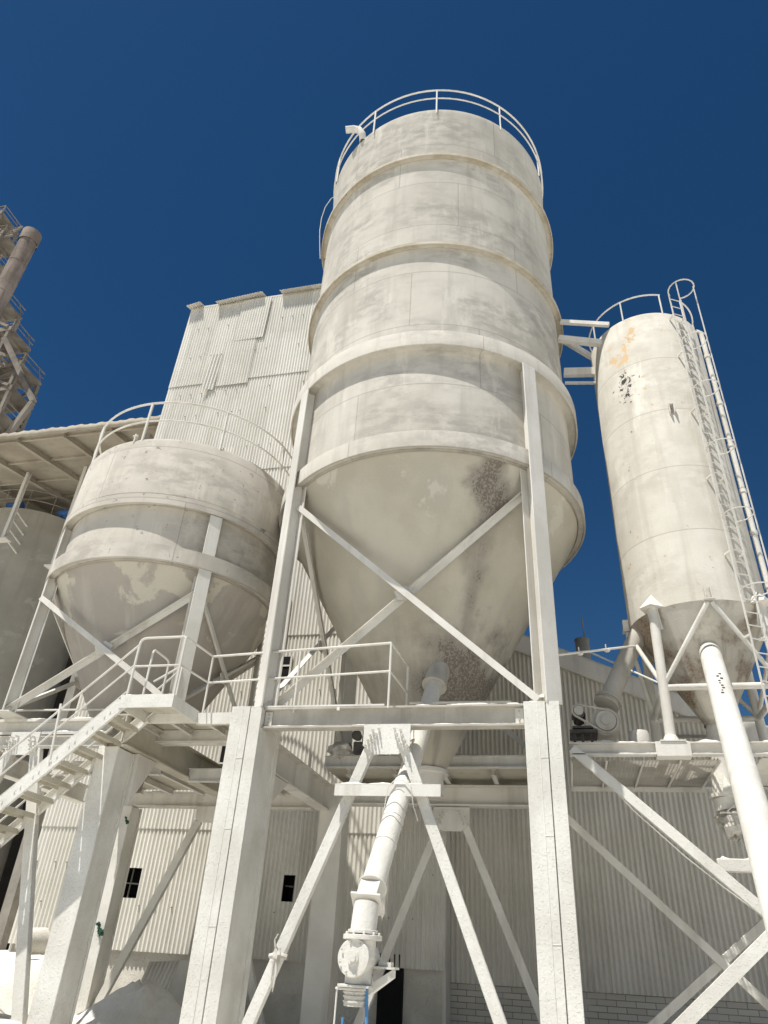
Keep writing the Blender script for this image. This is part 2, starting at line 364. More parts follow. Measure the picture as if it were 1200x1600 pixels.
m = MB(); m.tube([(-4.30, 11.20, 22.2), (-4.34, 11.17, 22.55), (-4.45, 11.15, 22.78), (-4.62, 11.13, 22.86), (-4.86, 11.10, 22.84)], .10, 12, False); m.ring((0, 0), .1, 0, .001, n=3)
m.v = m.v[:60]; m.f = [f for f in m.f if max(f) < 60]; m.mi = m.mi[:len(m.f)]
m.build('vent_pipe', M_paint, big, thick=.012)
m = MB(); m.tube([(-5.80, 13.35, 23.2), (-5.96, 13.25, 22.9), (-6.10, 13.2, 22.4), (-6.17, 13.2, 21.8), (-6.16, 13.2, 21.2), (-6.10, 13.2, 20.6), (-6.02, 13.25, 19.85)], .013, 6); m.build('hanging_cable', M_paint, big)
m = MB()
for k in range(26):
    z = 6.95-.06*k; m.ring((-5.20, 11.62), .022, z, .007, n=8, k=5) if k % 2 else m.bar((-5.20, 11.62, z+.04), (-5.20, 11.62, z-.04), .03, .012)
m.tube([(-5.20, 11.62, 7.0), (-5.05, 11.72, 7.05)], .012, 6)
m.build('hanging_chain', M_paint, big)
# four radial H columns between the lower skirt and the frame
def hcol(c, az, R, z0, z1, d=.34, w=.34, t=.03):
    m = MB(); e = V(math.cos(az), math.sin(az), 0); q = V(-math.sin(az), math.cos(az), 0); cc = V(c[0], c[1], 0)
    def pl(r0, r1, hw):
        vs = [cc+e*r+q*s_*hw+V(0, 0, z) for z in (z0, z1) for r, s_ in ((r0, -1), (r1, -1), (r1, 1), (r0, 1))]
        m.add(vs, [(3, 2, 1, 0), (4, 5, 6, 7)]+[(i, (i+1) % 4, 4+(i+1) % 4, 4+i) for i in range(4)])
    pl(R+d-t, R+d, w/2); pl(R, R+t, w/2); pl(R+t, R+d-t, t*.4)
    return m
AZ = [rad(a) for a in (225, 315, 45, 135)]
for a in AZ: hcol(C, a, 3.30, 5.28, 12.665, .30, .34).build('column', M_paint, big, bevel=.006)
feet = [V(C[0]+3.5*math.cos(a), C[1]+3.5*math.sin(a), 0) for a in AZ]
def xbrace(parent, a, b, z0, z1, off, w=.12, mat=M_paint, knot=True):
    """two crossed angles between two columns, the second set behind the first"""
    d = (b-a).normalized(); n = V(d.y, -d.x, 0)
    for (p, q, o) in ((V(a.x, a.y, z1), V(b.x, b.y, z0), off), (V(b.x, b.y, z1), V(a.x, a.y, z0), off-w*.85)):
        m = MB(); m.angle(p+n*o, q+n*o, w, w, .014, (0, 0, 1), 1 if p is not None else 1); m.build('cross_brace', mat, parent)
    if knot:
        c = (a+b)/2; c.z = (z0+z1)/2; m = MB(); c2 = c+n*(off-.035)
        m.prism([c2+d*.2+V(0, 0, .05), c2+V(0, 0, .16), c2-d*.2+V(0, 0, .05), c2-d*.12-V(0, 0, .12), c2+d*.12-V(0, 0, .12)], n*.012); m.build('gusset_plate', mat, parent)
ef = [V(C[0]+3.42*math.cos(a), C[1]+3.42*math.sin(a), 0) for a in AZ]
xbrace(big, V(-4.87, 11.72, 0), V(-.26, 11.72, 0), 5.36, 9.50, .10)
xbrace(big, ef[3], ef[0], 5.36, 9.50, .0); xbrace(big, ef[1], ef[2], 5.36, 9.50, .0); xbrace(big, ef[2], ef[3], 5.36, 9.50, .0)
m = MB(); m.disc((-2.10, 12.95, 6.62), (-.0, -.45, -.75), .27, .06, 28); m.build('pipe_collar', M_bcone, big)

# ------------------------------------------------------------------ support frame of the big silo
fr = thing('support_frame', 'heavy caked white steel frame under the tallest silo, with bolted A shaped braces', 'steel frame', (-2.78, 14, 0))
def heavycol(x0, x1, y0, z1, seam=True):
    m = MB(); w = x1-x0; g = x0+.62*w
    m.box(x0, g-.008, y0, y0+.34, -.3, z1); m.box(g+.008, x1, y0+.004, y0+.34, -.3, z1); m.box(g-.0079, g+.0079, y0+.06, y0+.34, -.3, z1-.002)
    m.tube([(x0+.38*w, y0, -.3), (x0+.38*w, y0, z1-.05)], .008, 6)
    for z in (1.95, 3.3, 4.4): m.tube([(x0+.39*w, y0, z), (g-.01, y0, z+.005)], .008, 6)
    m.box(x0+.05, x1-.03, y0+.34, y0+.86, -.3, z1-.004); m.box(x0, x1, y0+.86, y0+1.02, -.3, z1)
    return m
for x0 in (-5.51, -.49): heavycol(x0, x0+.555, 11.4, 5.28).build('frame_column', M_lumpy, fr, bevel=.012)
for x0 in (-5.3, -.45): MB().box(x0, x0+.55, 16.2, 16.75, -.3, 5.0).build('frame_column', M_paint, fr, bevel=.01)
def plan(name, p0, p1, w, h, mat=M_paint, sec='i', parent=fr, t=.02, **kw):
    m = MB(); getattr(m, {'i': 'ibeam', 'c': 'chan', 'a': 'angle', 'b': 'bar'}[sec])(p0, p1, w, h, *([t] if sec != 'b' else []), **kw)
    return m.build(name, mat, parent, bevel=.006 if sec == 'b' else 0)
part(plan('frame_beam', (-4.952, 11.60, 5.10), (-.494, 11.60, 5.10), .22, .35, M_grey, t=.03), 'front beam with rust flecks, between the two tall columns')
m = MB(); m.bar((-4.95, 11.51, 5.295), (-2.8, 11.51, 5.295), .04, .03); m.bar((-3.6, 11.49, 5.21), (-3.6, 11.49, 5.27), .05, .02); m.build('edge_strip', M_paint, fr)
plan('frame_beam', (-4.94, 16.4, 4.80), (-.45, 16.4, 4.80), .3, .42, M_paint, t=.03)
plan('frame_beam', (-5.0, 15.35, 5.28), (-.0, 15.35, 5.28), .16, .24, M_paint)
for x in (-5.235, -.215):
    plan('frame_beam', (x, 12.425, 4.72), (x, 16.195, 4.72), .3, .56, M_paint, t=.03)
    m = MB(); m.prism([(x-.14, 12.42, 3.75), (x-.14, 12.42, 4.43), (x-.14, 13.5, 4.43)], (.28, 0, 0)); m.build('haunch_bracket', M_paint, fr, bevel=.01)
def chevron(cx, y, ztop, half, foot, parent, mat, plate=True, w=.165, lo=True, hw=.39, ph=.48):
    b = []
    for s in (-1, 1):
        p0 = V(cx+s*.26, y+.095, ztop-.30); p1 = V(cx+s*half, y+.095, foot); m = MB(); m.bar(p0, p1, w, .12, (0, -1, 0)); b.append(m.build('chevron_brace', mat, parent, bevel=.01))
    m = MB(); zt = ztop
    m.prism([(cx-hw, y, zt), (cx-hw, y, zt-ph*.72), (cx-.2, y, zt-ph), (cx+.2, y, zt-ph), (cx+hw, y, zt-ph*.72), (cx+hw, y, zt)], (0, .03, 0))
    g = m.build('gusset_plate', mat, parent)
    if plate:
        for s in (-1, 1):
            for r in range(2):
                for i in range(4):
                    x = cx+s*(.19+.045*i*0+.10*r)+s*.036*(3-i)*-1+s*.05; z = zt-.09-.082*i-.02*r
                    mm = MB(); mm.tube([(x, y, z), (x, y-.055, z), (x, y-.062, z-.004)], .022, 6); mm.tube([(x, y-.05, z), (x, y-.115, z)], .013, 6); mm.build('bolt', mat, g)
    return g
chevron(-2.70, 11.36, 4.93, 2.05, .15, fr, M_lumpy)
chevron(-2.35, 16.3, 4.56, 2.0, .2, fr, M_paint, True)
m = MB(); m.bar((-3.47, 11.30, 3.965), (-1.79, 11.30, 3.965), .10, .012); m.bar((-3.47, 11.255, 3.875), (-1.79, 11.255, 3.875), .012, .165); part(m.build('pipe_support_beam', M_paint, fr), 'short level beam across the front A brace')
for x, sg in ((-4.94, 1), (-.505, -1)):
    m = MB(); m.box(min(x, x+sg*.13), max(x, x+sg*.13), 11.565, 11.585, 4.98, 5.22); cl_ = m.build('cleat_plate', M_paint, fr)
    for i in range(3): mm = MB(); mm.tube([(x+sg*.07, 11.564, 5.03+.07*i), (x+sg*.07, 11.54, 5.03+.07*i)], .014, 6); mm.build('bolt', M_grey, cl_)
# rear deck with joists seen from below
m = MB(); m.box(-5.0, .05, 15.44, 17.2, 5.17, 5.19); m.build('deck_plate', M_under, fr)
for i in range(5):
    x = -4.5+i*1.05; plan('deck_joist', (x, 15.45, 5.10), (x, 17.2, 5.10), .10, .13, M_paint, 'i', t=.012)
plan('frame_beam', (-5., 17.2, 5.03), (.05, 17.2, 5.03), .14, .26, M_paint, 'c')
m = MB(); m.tube([(-2.55, 12.4, 5.61), (-.74, 12.4, 5.60)], .022, 8); m.build('loose_bar', M_paint, fr)

def ridge(p0, p1, w, parent, hgt_=.03, seed=1, d=None):
    """loose powder lying along the top of a beam, uneven in height and width"""
    p0, p1 = V(p0), V(p1); L_ = (p1-p0).length; n = max(8, int(L_/.045)); dd = (p1-p0).normalized(); sd = dd.cross(V(0, 0, 1)).normalized(); rn = random.Random(seed); m = MB()
    hs_ = [0.]*(n+1); 
    for k in range(7):
        f, ph, am = rn.uniform(1.2, 14), rn.uniform(0, 6), rn.uniform(.3, 1)
        for i in range(n+1): hs_[i] += am*math.sin(f*i*.045+ph)
    for i in range(n+1):
        h = max(.004, hgt_*(.45+.28*hs_[i]+rn.uniform(-.2, .2))); c = p0+dd*(L_*i/n); ww = w/2*min(1, .75+.25*h/hgt_)
        if i in (0, n): h = .002
        m.v += [tuple(c+sd*ww*a_+V(0, 0, h*b_)) for a_, b_ in ((-1, 0), (-.8, .75), (0, 1), (.8, .7), (1, 0))]
    for i in range(n):
        for k in range(4): m.f.append((i*5+k, i*5+k+1, i*5+k+6, i*5+k+5)); m.mi.append(0)
    return m.build('powder_ridge', M_powder, parent, sharp=180)
ridge((-2.6, 11.60, 5.276), (-.55, 11.60, 5.276), .2, fr, .045, 3); ridge((-3.4, 11.30, 3.972), (-1.85, 11.30, 3.972), .09, fr, .03, 4)
ridge((-4.9, 11.53, 4.957), (-.55, 11.53, 4.957), .07, fr, .018, 5); ridge((-4.9, 15.33, 5.402), (-.1, 15.33, 5.402), .14, fr, .04, 6)
ridge((-4.9, 16.4, 5.012), (-.5, 16.4, 5.012), .26, fr, .04, 7); ridge((-5.45, 11.55, 5.282), (-5.0, 11.55, 5.282), .25, fr, .03, 8); ridge((-.44, 11.55, 5.282), (0.02, 11.55, 5.282), .25, fr, .03, 9)
# ------------------------------------------------------------------ walkway, landing and guard rail
wk = thing('walkway', 'railed steel walkway and landing in front of the two big cones', 'walkway', (-5.5, 11.9, 5.0))
m = MB(); m.box(-7.30, -6.32, 10.76, 11.70, 5.262, 5.28); m.build('landing_plate', M_under, wk)
m = MB(); m.box(-7.31, -6.30, 10.735, 10.76, 5.08, 5.30); m.box(-6.32, -6.30, 10.76, 11.72, 5.08, 5.30); m.box(-7.31, -7.29, 10.76, 11.70, 5.08, 5.30); m.box(-7.29, -6.32, 11.68, 11.70, 5.08, 5.26); m.build('landing_frame', M_lumpy, wk)
m = MB(); m.box(-8.2, -5.52, 11.72, 12.75, 5.262, 5.28); m.box(-4.94, -2.6, 11.72, 12.5, 5.284, 5.30); m.build('deck_plate', M_under, wk)
plan('edge_beam', (-6.30, 11.72, 5.16), (-5.52, 11.72, 5.16), .1, .2, M_paint, 'c', wk)
plan('edge_beam', (-8.0, 12.76, 5.14), (-5.45, 12.76, 5.14), .12, .22, M_paint, 'i', wk)
for x in (-7.6, -6.9, -6.2, -5.7): plan('deck_joist', (x, 11.74, 5.19), (x, 12.7, 5.19), .08, .12, M_paint, 'i', wk, t=.012)
def railtube(name, pts, r=.023, parent=wk): m = MB(); m.tube(pts, r, 8); return m.build(name, M_paint, parent)
def arc(pts, k, rr=.12):
    """rounds corner k of a polyline"""
    a, b, c = V(pts[k-1]), V(pts[k]), V(pts[k+1]); p, q = b+(a-b).normalized()*rr, b+(c-b).normalized()*rr
    return [lerp(lerp(p, b, t), lerp(b, q, t), t) for t in (0, .25, .5, .75, 1)]
zt = 6.36; zm = 5.83
pl = [(-7.22, 10.77, 5.28), (-7.22, 10.77, zt), (-6.33, 10.77, zt), (-6.33, 10.77, 5.28)]
railtube('guard_rail', [pl[0]]+arc(pl, 1)+arc(pl, 2, .06)+[pl[3]])
railtube('guard_rail', [(-7.22, 10.77, zm), (-6.33, 10.77, zm)], .02)
railtube('guard_rail', [(-6.33, 10.77, zt-.01), (-6.22, 11.70, zt-.02), (-2.70, 11.36, zt-.02), (-2.63, 12.5, zt-.02), (-2.63, 12.5, 5.3)])
railtube('guard_rail', [(-6.33, 10.77, zm), (-6.22, 11.70, zm), (-2.70, 11.36, zm), (-2.63, 12.5, zm)], .02)
for x, y in ((-6.22, 11.70), (-4.42, 11.53), (-2.70, 11.36), (-5.3, 12.3)): railtube('rail_post', [(x, y, 5.2), (x, y, zt-.02)], .021)
pl = [(-7.0, 11.5, 5.28), (-7.0, 11.5, 6.2), (-7.0, 10.9, 6.2), (-7.0, 10.9, 5.28)]
railtube('rail_loop', [pl[0]]+arc(pl, 1, .1)+arc(pl, 2, .1)+[pl[3]], .02)

# ------------------------------------------------------------------ staircase
st = thing('staircase', 'open tread steel stair with tube handrails climbing to the railed landing', 'staircase', (-9.5, 11.2, 0))
A0 = V(-7.28, 0, 5.17); sl = (5.26-3.55)/(9.08-7.25); L = 5.4
A1 = V(-7.28-L, 0, 5.17-L*sl)
for y in (10.76, 11.62):
    m = MB(); m.bar(A0+V(0, y, 0), A1+V(0, y, 0), .022, .215); m.bar(A0+V(0, y+(.03 if y < 11 else -.03), 0), A1+V(0, y+(.03 if y < 11 else -.03), 0), .04, .012, (0, 0, 1), 0, .1); m.bar(A0+V(0, y+(.03 if y < 11 else -.03), 0), A1+V(0, y+(.03 if y < 11 else -.03), 0), .04, .012, (0, 0, 1), 0, -.1)
    s_ = m.build('stringer', M_lumpy, st)
    if y < 11:
        for i in range(16):
            for q in (0, .085):
                x = -7.45-.263*i-q; z = 5.17-(-7.28-x)*sl; mm = MB(); mm.tube([(x, y-.010, z), (x, y-.028, z)], .016, 6); mm.build('bolt', M_lumpy, s_)
for i in range(19):
    x = -7.5-.263*i; z = 5.17-.02-(-7.28-x)*sl+.02
    m = MB(); m.box(x-.15, x+.13, 10.785, 11.60, z-.02, z+.006); m.box(x-.15, x-.135, 10.785, 11.60, z-.075, z-.0201); m.box(x+.115, x+.13, 10.785, 11.60, z-.075, z-.0201); m.build('tread', M_under, st)
def hr(y, off, r=.02, x0=-7.22, L2=5.3): m = MB(); p = V(x0, y, 5.17+off+.06*sl); m.tube([p, p-V(L2, 0, L2*sl)], r, 8); m.build('handrail', M_paint, st)
hr(10.76, 1.0); hr(10.76, .62, .017); hr(10.76, .16, .014)
hr(11.62, .85, .02, -6.78, 5.6); hr(11.62, .4, .017, -6.78, 5.6)
for x in (-8.35, -9.7, -11.2):
    z = 5.17-(-7.28-x)*sl; m = MB(); m.tube([(x, 10.745, z), (x-.12, 10.75, z+1.0)], .022, 8); m.build('rail_post', M_paint, st)
pl = [(-6.78, 11.62, 5.28), (-6.78, 11.62, 6.15), (-7.3, 11.62, 5.85)]
m = MB(); m.tube([pl[0]]+arc(pl, 1, .1)+[pl[2]], .02, 8); m.build('rail_post', M_paint, st)

# ------------------------------------------------------------------ left silo
CL = (-8.61, 13.53); RL = 2.51
ls = thing('storage_silo', 'short fat white silo with a peeling grey cone left of the tallest silo', 'silo', (*CL, 5.2))
m = MB(); m.lathe(CL, [(RL-.04, 8.2), (RL-.04, 9.60), (RL+.12, 9.78), (RL+.06, 11.22), (RL+.02, 11.3), (1.2, 11.7), (.01, 11.9)], 128); m.build('silo_shell', M_left, ls)
m = MB(); m.lathe(CL, [(RL-.03, 9.74), (RL+.155, 9.73), (RL+.155, 9.51), (RL+.13, 9.51), (RL+.12, 9.56), (RL-.03, 9.57)], 128, True); m.build('ring_stiffener', M_left, ls)
m = MB(); m.lathe(CL, [(RL-.03, 8.56), (RL+.14, 8.55), (RL+.14, 8.20), (RL+.12, 8.20), (RL+.11, 8.25), (RL-.03, 8.26)], 128, True); m.build('skirt_band', M_left, ls)
m = MB(); m.lathe(CL, [(RL-.04, 8.25), (RL-.07, 8.15), (.36, 4.5), (.34, 4.3)], 96); m.build('hopper_cone', M_lcone, ls)
rl = MB()
for z, r in ((12.36, .026), (11.82, .022)): rl.ring(CL, RL+.03, z, r, n=84)
for i in range(9):
    a = 2*PI*i/9+.52; x, y = CL[0]+(RL+.03)*math.cos(a), CL[1]+(RL+.03)*math.sin(a); rl.bar((x, y, 11.15), (x, y, 12.36), .045, .045)
rl.build('guard_rail', M_paint, ls)
m = MB(); m.bar((-8.80, 11.0, 11.22), (-8.80, 11.0, 11.45), .03, .1, (0, 1, 0)); m.tube([(-8.86, 10.97, 11.4), (-8.74, 10.97, 11.4)], .025, 8); m.build('lifting_lug', M_paint, ls)
for a in AZ: hcol(CL, a, RL-.12, 5.31, 9.50, .24, .27, .024).build('column', M_paint if a < 5 else M_paint, ls, bevel=.005)
e = [V(CL[0]+(RL+.02)*math.cos(a), CL[1]+(RL+.02)*math.sin(a), 0) for a in AZ]
xbrace(ls, e[0]+V(0, -.05, 0), e[1]+V(0, -.05, 0), 5.4, 7.75, .06, .11, M_paint)
xbrace(ls, e[1], e[2], 5.4, 7.75, 0, .1); xbrace(ls, e[3], e[0], 5.4, 7.75, 0, .1); xbrace(ls, e[2], e[3], 5.4, 7.75, 0, .1)

lf = thing('support_frame', 'white steel frame under the short fat silo, half hidden by the stair', 'steel frame', (-8.8, 13.8, 0))
def seccol(x0, x1, y0, y1, z1, name='frame_column'):
    m = MB(); m.box(x0, x1, y0, y0+.05, -.3, z1); m.box(x0+.04, x1-.03, y0+.05, y1-.05, -.3, z1-.003); m.box(x0, x1, y1-.05, y1, -.3, z1)
    return m.build(name, M_lumpy, lf, bevel=.01)
seccol(-8.03, -7.63, 11.52, 12.11, 4.64)
seccol(-11.85, -11.45, 11.52, 12.11, 4.64)
seccol(-10.42, -9.98, 16.2, 16.7, 4.48)
def lb(*a, **k): return plan('frame_beam', *a, parent=lf, **k)
lb((-13.4, 12.1, 5.14), (-8.25, 12.1, 5.14), .26, .30, M_paint, t=.05)
lb((-11.55, 12.05, 4.86), (-8.2, 12.05, 4.86), .18, .20, M_paint)
lb((-7.66, 11.58, 4.95), (-7.66, 16.7, 4.95), .28, .58, M_under, t=.03)
lb((-11.7, 12.15, 4.8), (-11.7, 16.7, 4.8), .28, .4, M_paint, t=.03)
for x in (-10.36, -6.86):
    m = MB(); m.box(x-.25, x+.25, 11.45, 12.3, 5.292, 5.31); m.build('leg_seat', M_paint, lf)
lb((-8.2, 12.9, 5.14), (-5.54, 12.9, 5.14), .2, .24, M_paint)
lb((-10.5, 16.46, 4.66), (-5.55, 16.46, 4.66), .26, .34, M_paint, t=.03)
m = MB(); m.prism([(-7.82, 12.115, 3.75), (-7.82, 12.115, 4.655), (-7.82, 12.8, 4.655)], (.26, 0, 0)); m.build('haunch_bracket', M_paint, lf, bevel=.01)
chevron(-9.62, 11.50, 4.90, 1.44, .5, lf, M_lumpy, True, .2, hw=.31, ph=.41)
chevron(-8.04, 16.32, 4.50, 1.95, .25, lf, M_paint, False, .18, hw=.32, ph=.34)
m = MB(); m.box(-10.4, -7.88, 13.6, 16.28, 4.86, 4.88); m.box(-7.56, -5.6, 14.2, 16.28, 4.86, 4.88); m.build('deck_plate', M_under, lf)
for i, x in enumerate((-9.8, -9.0, -8.2, -6.9, -6.2)): plan('deck_joist', (x, 13.7 if x < -7.5 else 14.3, 4.79), (x, 16.25, 4.79), .09, .12, M_paint, 'i', lf, t=.012)
lb((-10.4, 13.55, 4.72), (-7.88, 13.55, 4.72), .12, .26, M_paint); lb((-7.56, 14.14, 4.72), (-5.6, 14.14, 4.72), .12, .26, M_paint)
m = MB(); m.tube([(-13, 12.2, 5.55), (-7.9, 12.2, 5.52)], .02, 8); m.build('loose_bar', M_paint, lf)

ridge((-13.3, 12.1, 5.292), (-8.35, 12.1, 5.292), .22, lf, .045, 11); ridge((-13.3, 12.02, 5.042), (-8.35, 12.02, 5.042), .08, lf, .03, 12)
ridge((-10.3, 16.46, 4.832), (-5.7, 16.46, 4.832), .22, lf, .04, 13); ridge((-7.25, 10.75, 5.302), (-6.34, 10.75, 5.302), .03, lf if 0 else wk, .02, 14)
# ------------------------------------------------------------------ right silo with legs, ladder and drain pipe
KS[0] = .95
CR = RS; RR = 1.39
rs = thing('storage_silo', 'slim white silo on four tube legs, patched orange and black, with a caged ladder', 'silo', (*CR, 5.3))
m = MB(); m.lathe(CR, [(RR, 7.98), (RR, 16.1), (RR-.04, 16.16), (.5, 16.5), (.01, 16.55)], 96); m.build('silo_shell', M_right, rs)
m = MB(); m.lathe(CR, [(RR-.005, 8.02), (RR-.02, 7.95), (.26, 5.98), (.25, 5.9)], 72); m.build('hopper_cone', M_rcone, rs)
legs = []
for a in AZ:
    p0 = V(CR[0]+1.42*math.cos(a), CR[1]+1.42*math.sin(a), 8.0); p1 = V(CR[0]+1.50*math.cos(a), CR[1]+1.50*math.sin(a), 5.3); legs.append((p0, p1))
    m = MB(); m.tube([p0, p1], .095, 16); m.tube([p1+V(0, 0, .14), p1], .10, 16, True, .17); m.box(p1.x-.22, p1.x+.22, p1.y-.22, p1.y+.22, 5.285, 5.31); lg = m.build('leg', M_pipe, rs)
    e_ = V(math.cos(a), math.sin(a), 0); q = V(-e_.y, e_.x, 0); b = V(CR[0], CR[1], 0)+e_*(RR-.05)
    m = MB(); m.add([b+q*.24+V(0, 0, 8.0), b-q*.24+V(0, 0, 8.0), b+e_*.32-q*.14+V(0, 0, 8.0), b+e_*.32+q*.14+V(0, 0, 8.0), b+V(0, 0, 8.36), b+e_*.03+V(0, 0, 8.36)], [(0, 3, 2, 1), (0, 1, 4), (1, 2, 5, 4), (2, 3, 5), (3, 0, 4, 5)])
    m.bar(b+e_*.1+V(0, 0, 7.99), b+e_*.02+V(0, 0, 7.55), .02, .25, q); m.build('leg_bracket', M_pipe, lg)
for i in range(4):
    a = AZ[i]+PI/4; t = V(CR[0]+1.46*math.cos(a), CR[1]+1.46*math.sin(a), 8.05)
    m = MB(); e_ = V(math.cos(a), math.sin(a), 0); q = V(-e_.y, e_.x, 0)
    m.bar(t+q*.05+V(0, 0, .16), t+q*.06-V(0, 0, .1), .02, .12, e_); m.bar(t-q*.05+V(0, 0, .16), t-q*.06-V(0, 0, .1), .02, .12, e_); m.bar(t-V(0, 0, .1)-e_*.08, t-V(0, 0, .1)+e_*.08, .2, .02); m.build('brace_bracket', M_pipe, rs)
    for j in (i, (i+1) % 4):
        f = lerp(legs[j][0], legs[j][1], .60); m = MB(); m.tube([t-V(0, 0, .08)+(f-t).normalized()*.08, f], .045, 10); m.build('leg_brace', M_pipe, rs)
    f, g = lerp(legs[i][0], legs[i][1], .61), lerp(legs[(i+1) % 4][0], legs[(i+1) % 4][1], .61); m = MB(); m.tube([f, g], .062, 12); m.build('tie_tube', M_pipe, rs)
rl = MB(); rl.ring(CR, RR-.02, 16.82, .020, rad(-48), rad(287), 60)
for i in range(9):
    a = rad(-47+i*41.6); x, y = CR[0]+(RR-.02)*math.cos(a), CR[1]+(RR-.02)*math.sin(a); rl.tube([(x, y, 16.05), (x, y, 16.82)], .02, 8)
rl.build('guard_rail', M_paint, rs)
# caged ladder: stands off the shell at azimuth LA
LA = rad(-62); e_ = V(math.cos(LA), math.sin(LA), 0); q = V(-e_.y, e_.x, 0); lc = V(CR[0], CR[1], 0)+e_*(RR+.17)
ld = MB()
for s in (-1, 1): ld.bar(lc+q*s*.165+V(0, 0, 5.6), lc+q*s*.165+V(0, 0, 16.62), .035, .016, e_)
for z in (7.2, 9.0, 10.9, 12.8, 14.6, 15.9):
    for s in (-1, 1): ld.bar(lc+q*s*.165+V(0, 0, z), lc-e_*.17+q*s*.165+V(0, 0, z), .04, .04)
ldo = ld.build('ladder', M_paint, rs)
for i in range(40):
    z = 5.75+.275*i; m = MB(); m.tube([lc-q*.165+V(0, 0, z), lc+q*.165+V(0, 0, z)], .012, 6); m.build('rung', M_paint, ldo)
def hoop(z, R=.29, r=.014):
    cc = lc+e_*.27; pts = [lc+q*.165+V(0, 0, z)]
    for k in range(17):
        t = rad(-150)+rad(300)*k/16; pts.append(cc-q*(-1)*0+e_*(R*math.cos(t))+q*(-R*math.sin(t))+V(0, 0, z))
    pts.append(lc-q*.165+V(0, 0, z)); m = MB(); m.bar; m.tube(pts, r, 6); return m
cg = MB()
for z in (8.05, 9.75, 11.5, 13.2, 14.75): h = hoop(z); cg.add(h.v, h.f)
h = hoop(16.6, .31, .018); cg.add(h.v, h.f)
cc = lc+e_*.27
for t in (rad(55), rad(-60)): p = cc+e_*(.29*math.cos(t))+q*(.29*math.sin(t)); cg.bar(p+V(0, 0, 7.9), p+V(0, 0, 16.6), .03, .012, e_)
cg.build('safety_cage', M_paint, ldo)
vp = MB(); px, py = 4.50, 14.62; vp.tube([(4.30, 14.7, 16.18), (4.42, 14.65, 16.2), (4.49, 14.62, 16.1), (px, py, 15.9), (px, py, 5.6)], .06, 12)
for z in (15.2, 13.6, 12.3, 11.0, 9.9, 8.6): vp.disc((px, py, z), (0, 0, 1), .078, .09, 12)
vp.build('riser_pipe', M_pipe, rs)
m = MB(); lx, ly, lz = 3.16, CR[1]-RR, 12.72
m.bar((lx-.05, ly-.05, lz), (lx-.05, ly-.05, lz+.24), .02, .09, (0, 1, 0)); m.bar((lx+.05, ly-.05, lz), (lx+.05, ly-.05, lz+.24), .02, .09, (0, 1, 0)); m.bar((lx-.06, ly-.05, lz+.25), (lx+.06, ly-.05, lz+.25), .1, .02); m.build('lifting_lug', M_paint, rs)

rf = thing('platform_frame', 'braced white platform with mesh floor carrying the slim silo', 'steel frame', (2.5, 15.2, 0))
def rb(name, *a, **k): return plan(name, *a, parent=rf, **k)
rb('platform_beam', (.20, 13.95, 5.17), (6.2, 13.95, 5.17), .2, .22, M_paint, t=.02)
rb('platform_beam', (.20, 16.35, 5.10), (6.2, 16.35, 5.10), .16, .2, M_paint)
rb('platform_beam', (4.35, 14.06, 5.15), (4.35, 16.26, 5.15), .16, .22, M_paint); rb('platform_beam', (1.85, 14.06, 5.15), (1.85, 16.26, 5.15), .12, .18, M_paint)
m = MB(); m.box(1.72, 2.32, 13.83, 14.10, 5.02, 5.283); m.build('leg_seat', M_paint, rf, bevel=.01)
def dia(a, b, w=.16, h=.1, mat=M_lumpy, name='diagonal_brace'): m = MB(); m.bar(a, b, h, w); return m.build(name, mat, rf, bevel=.008)
ridge((.3, 13.95, 5.282), (6.1, 13.95, 5.282), .18, rf, .05, 15); ridge((2.5, 14.05, 3.402), (4.6, 14.05, 3.402), .12, rf, .05, 16); ridge((.3, 13.89, 5.082), (6.1, 13.89, 5.082), .06, rf, .02, 17)
dia((.24, 13.90, 5.18), (5.35, 13.90, .45), .175)
dia((.05, 16.1, 4.36), (4.7, 16.1, -.05), .15, .08, M_paint); dia((.2, 16.25, .13), (4.6, 16.25, 3.50), .15, .08, M_paint)
m = MB(); m.chan((.55, 13.62, .33), (5.3, 13.62, 4.2), .09, .19, .02, (0, 0, 1), 1)
for t in (.26, .36, .46): p = lerp((.55, 13.60, .33), (5.3, 13.60, 4.2), t); m.bar(p+V(.06, 0, -.075), p-V(.06, 0, -.075), .05, .012, (0, 1, 0))
m.build('diagonal_brace', M_lumpy, rf)
m = MB(); m.box(2.44, 4.7, 13.98, 14.12, 3.20, 3.40); m.build('strut', M_lumpy, rf, bevel=.015)
m = MB(); m.box(4.72, 5.02, 13.8, 14.1, -.2, 5.05); m.build('frame_column', M_lumpy, rf, bevel=.01)
m = MB(); m.box(4.72, 5.02, 16.2, 16.5, -.2, 4.99); m.build('frame_column', M_paint, rf, bevel=.01)
# mesh floor: frames and close bars with bare openings
g = MB()
for i in range(44): x = .26+i*.0585; g.box(x, x+.012, 14.08, 16.24, 5.025, 5.055)
for i in range(27): y = 14.1+i*.08; g.box(.24, 2.82, y, y+.012, 5.012, 5.0245)
g.build('floor_mesh', M_grey, rf)
gf = MB()
for x in (.22, .85, 1.5, 2.14, 2.80): gf.tube([(x, 14.06, 4.985), (x, 16.28, 4.985)], .022, 8)
gf.box(.2, 2.84, 16.25, 16.27, 4.9, 5.0); gf.build('mesh_support', M_paint, rf)
m = MB(); m.box(3.5, 4.27, 14.07, 16.2, 5.03, 5.05); m.build('deck_plate', M_paint, rf)
m = MB(); m.tube([(.62, 13.88, 4.78), (1.2, 13.86, 4.10), (1.9, 13.86, 3.42), (2.45, 13.86, 2.95), (3.1, 13.87, 2.45)], .008, 6); m.build('trailing_cable', M_paint, rf)

KS[0] = 1.
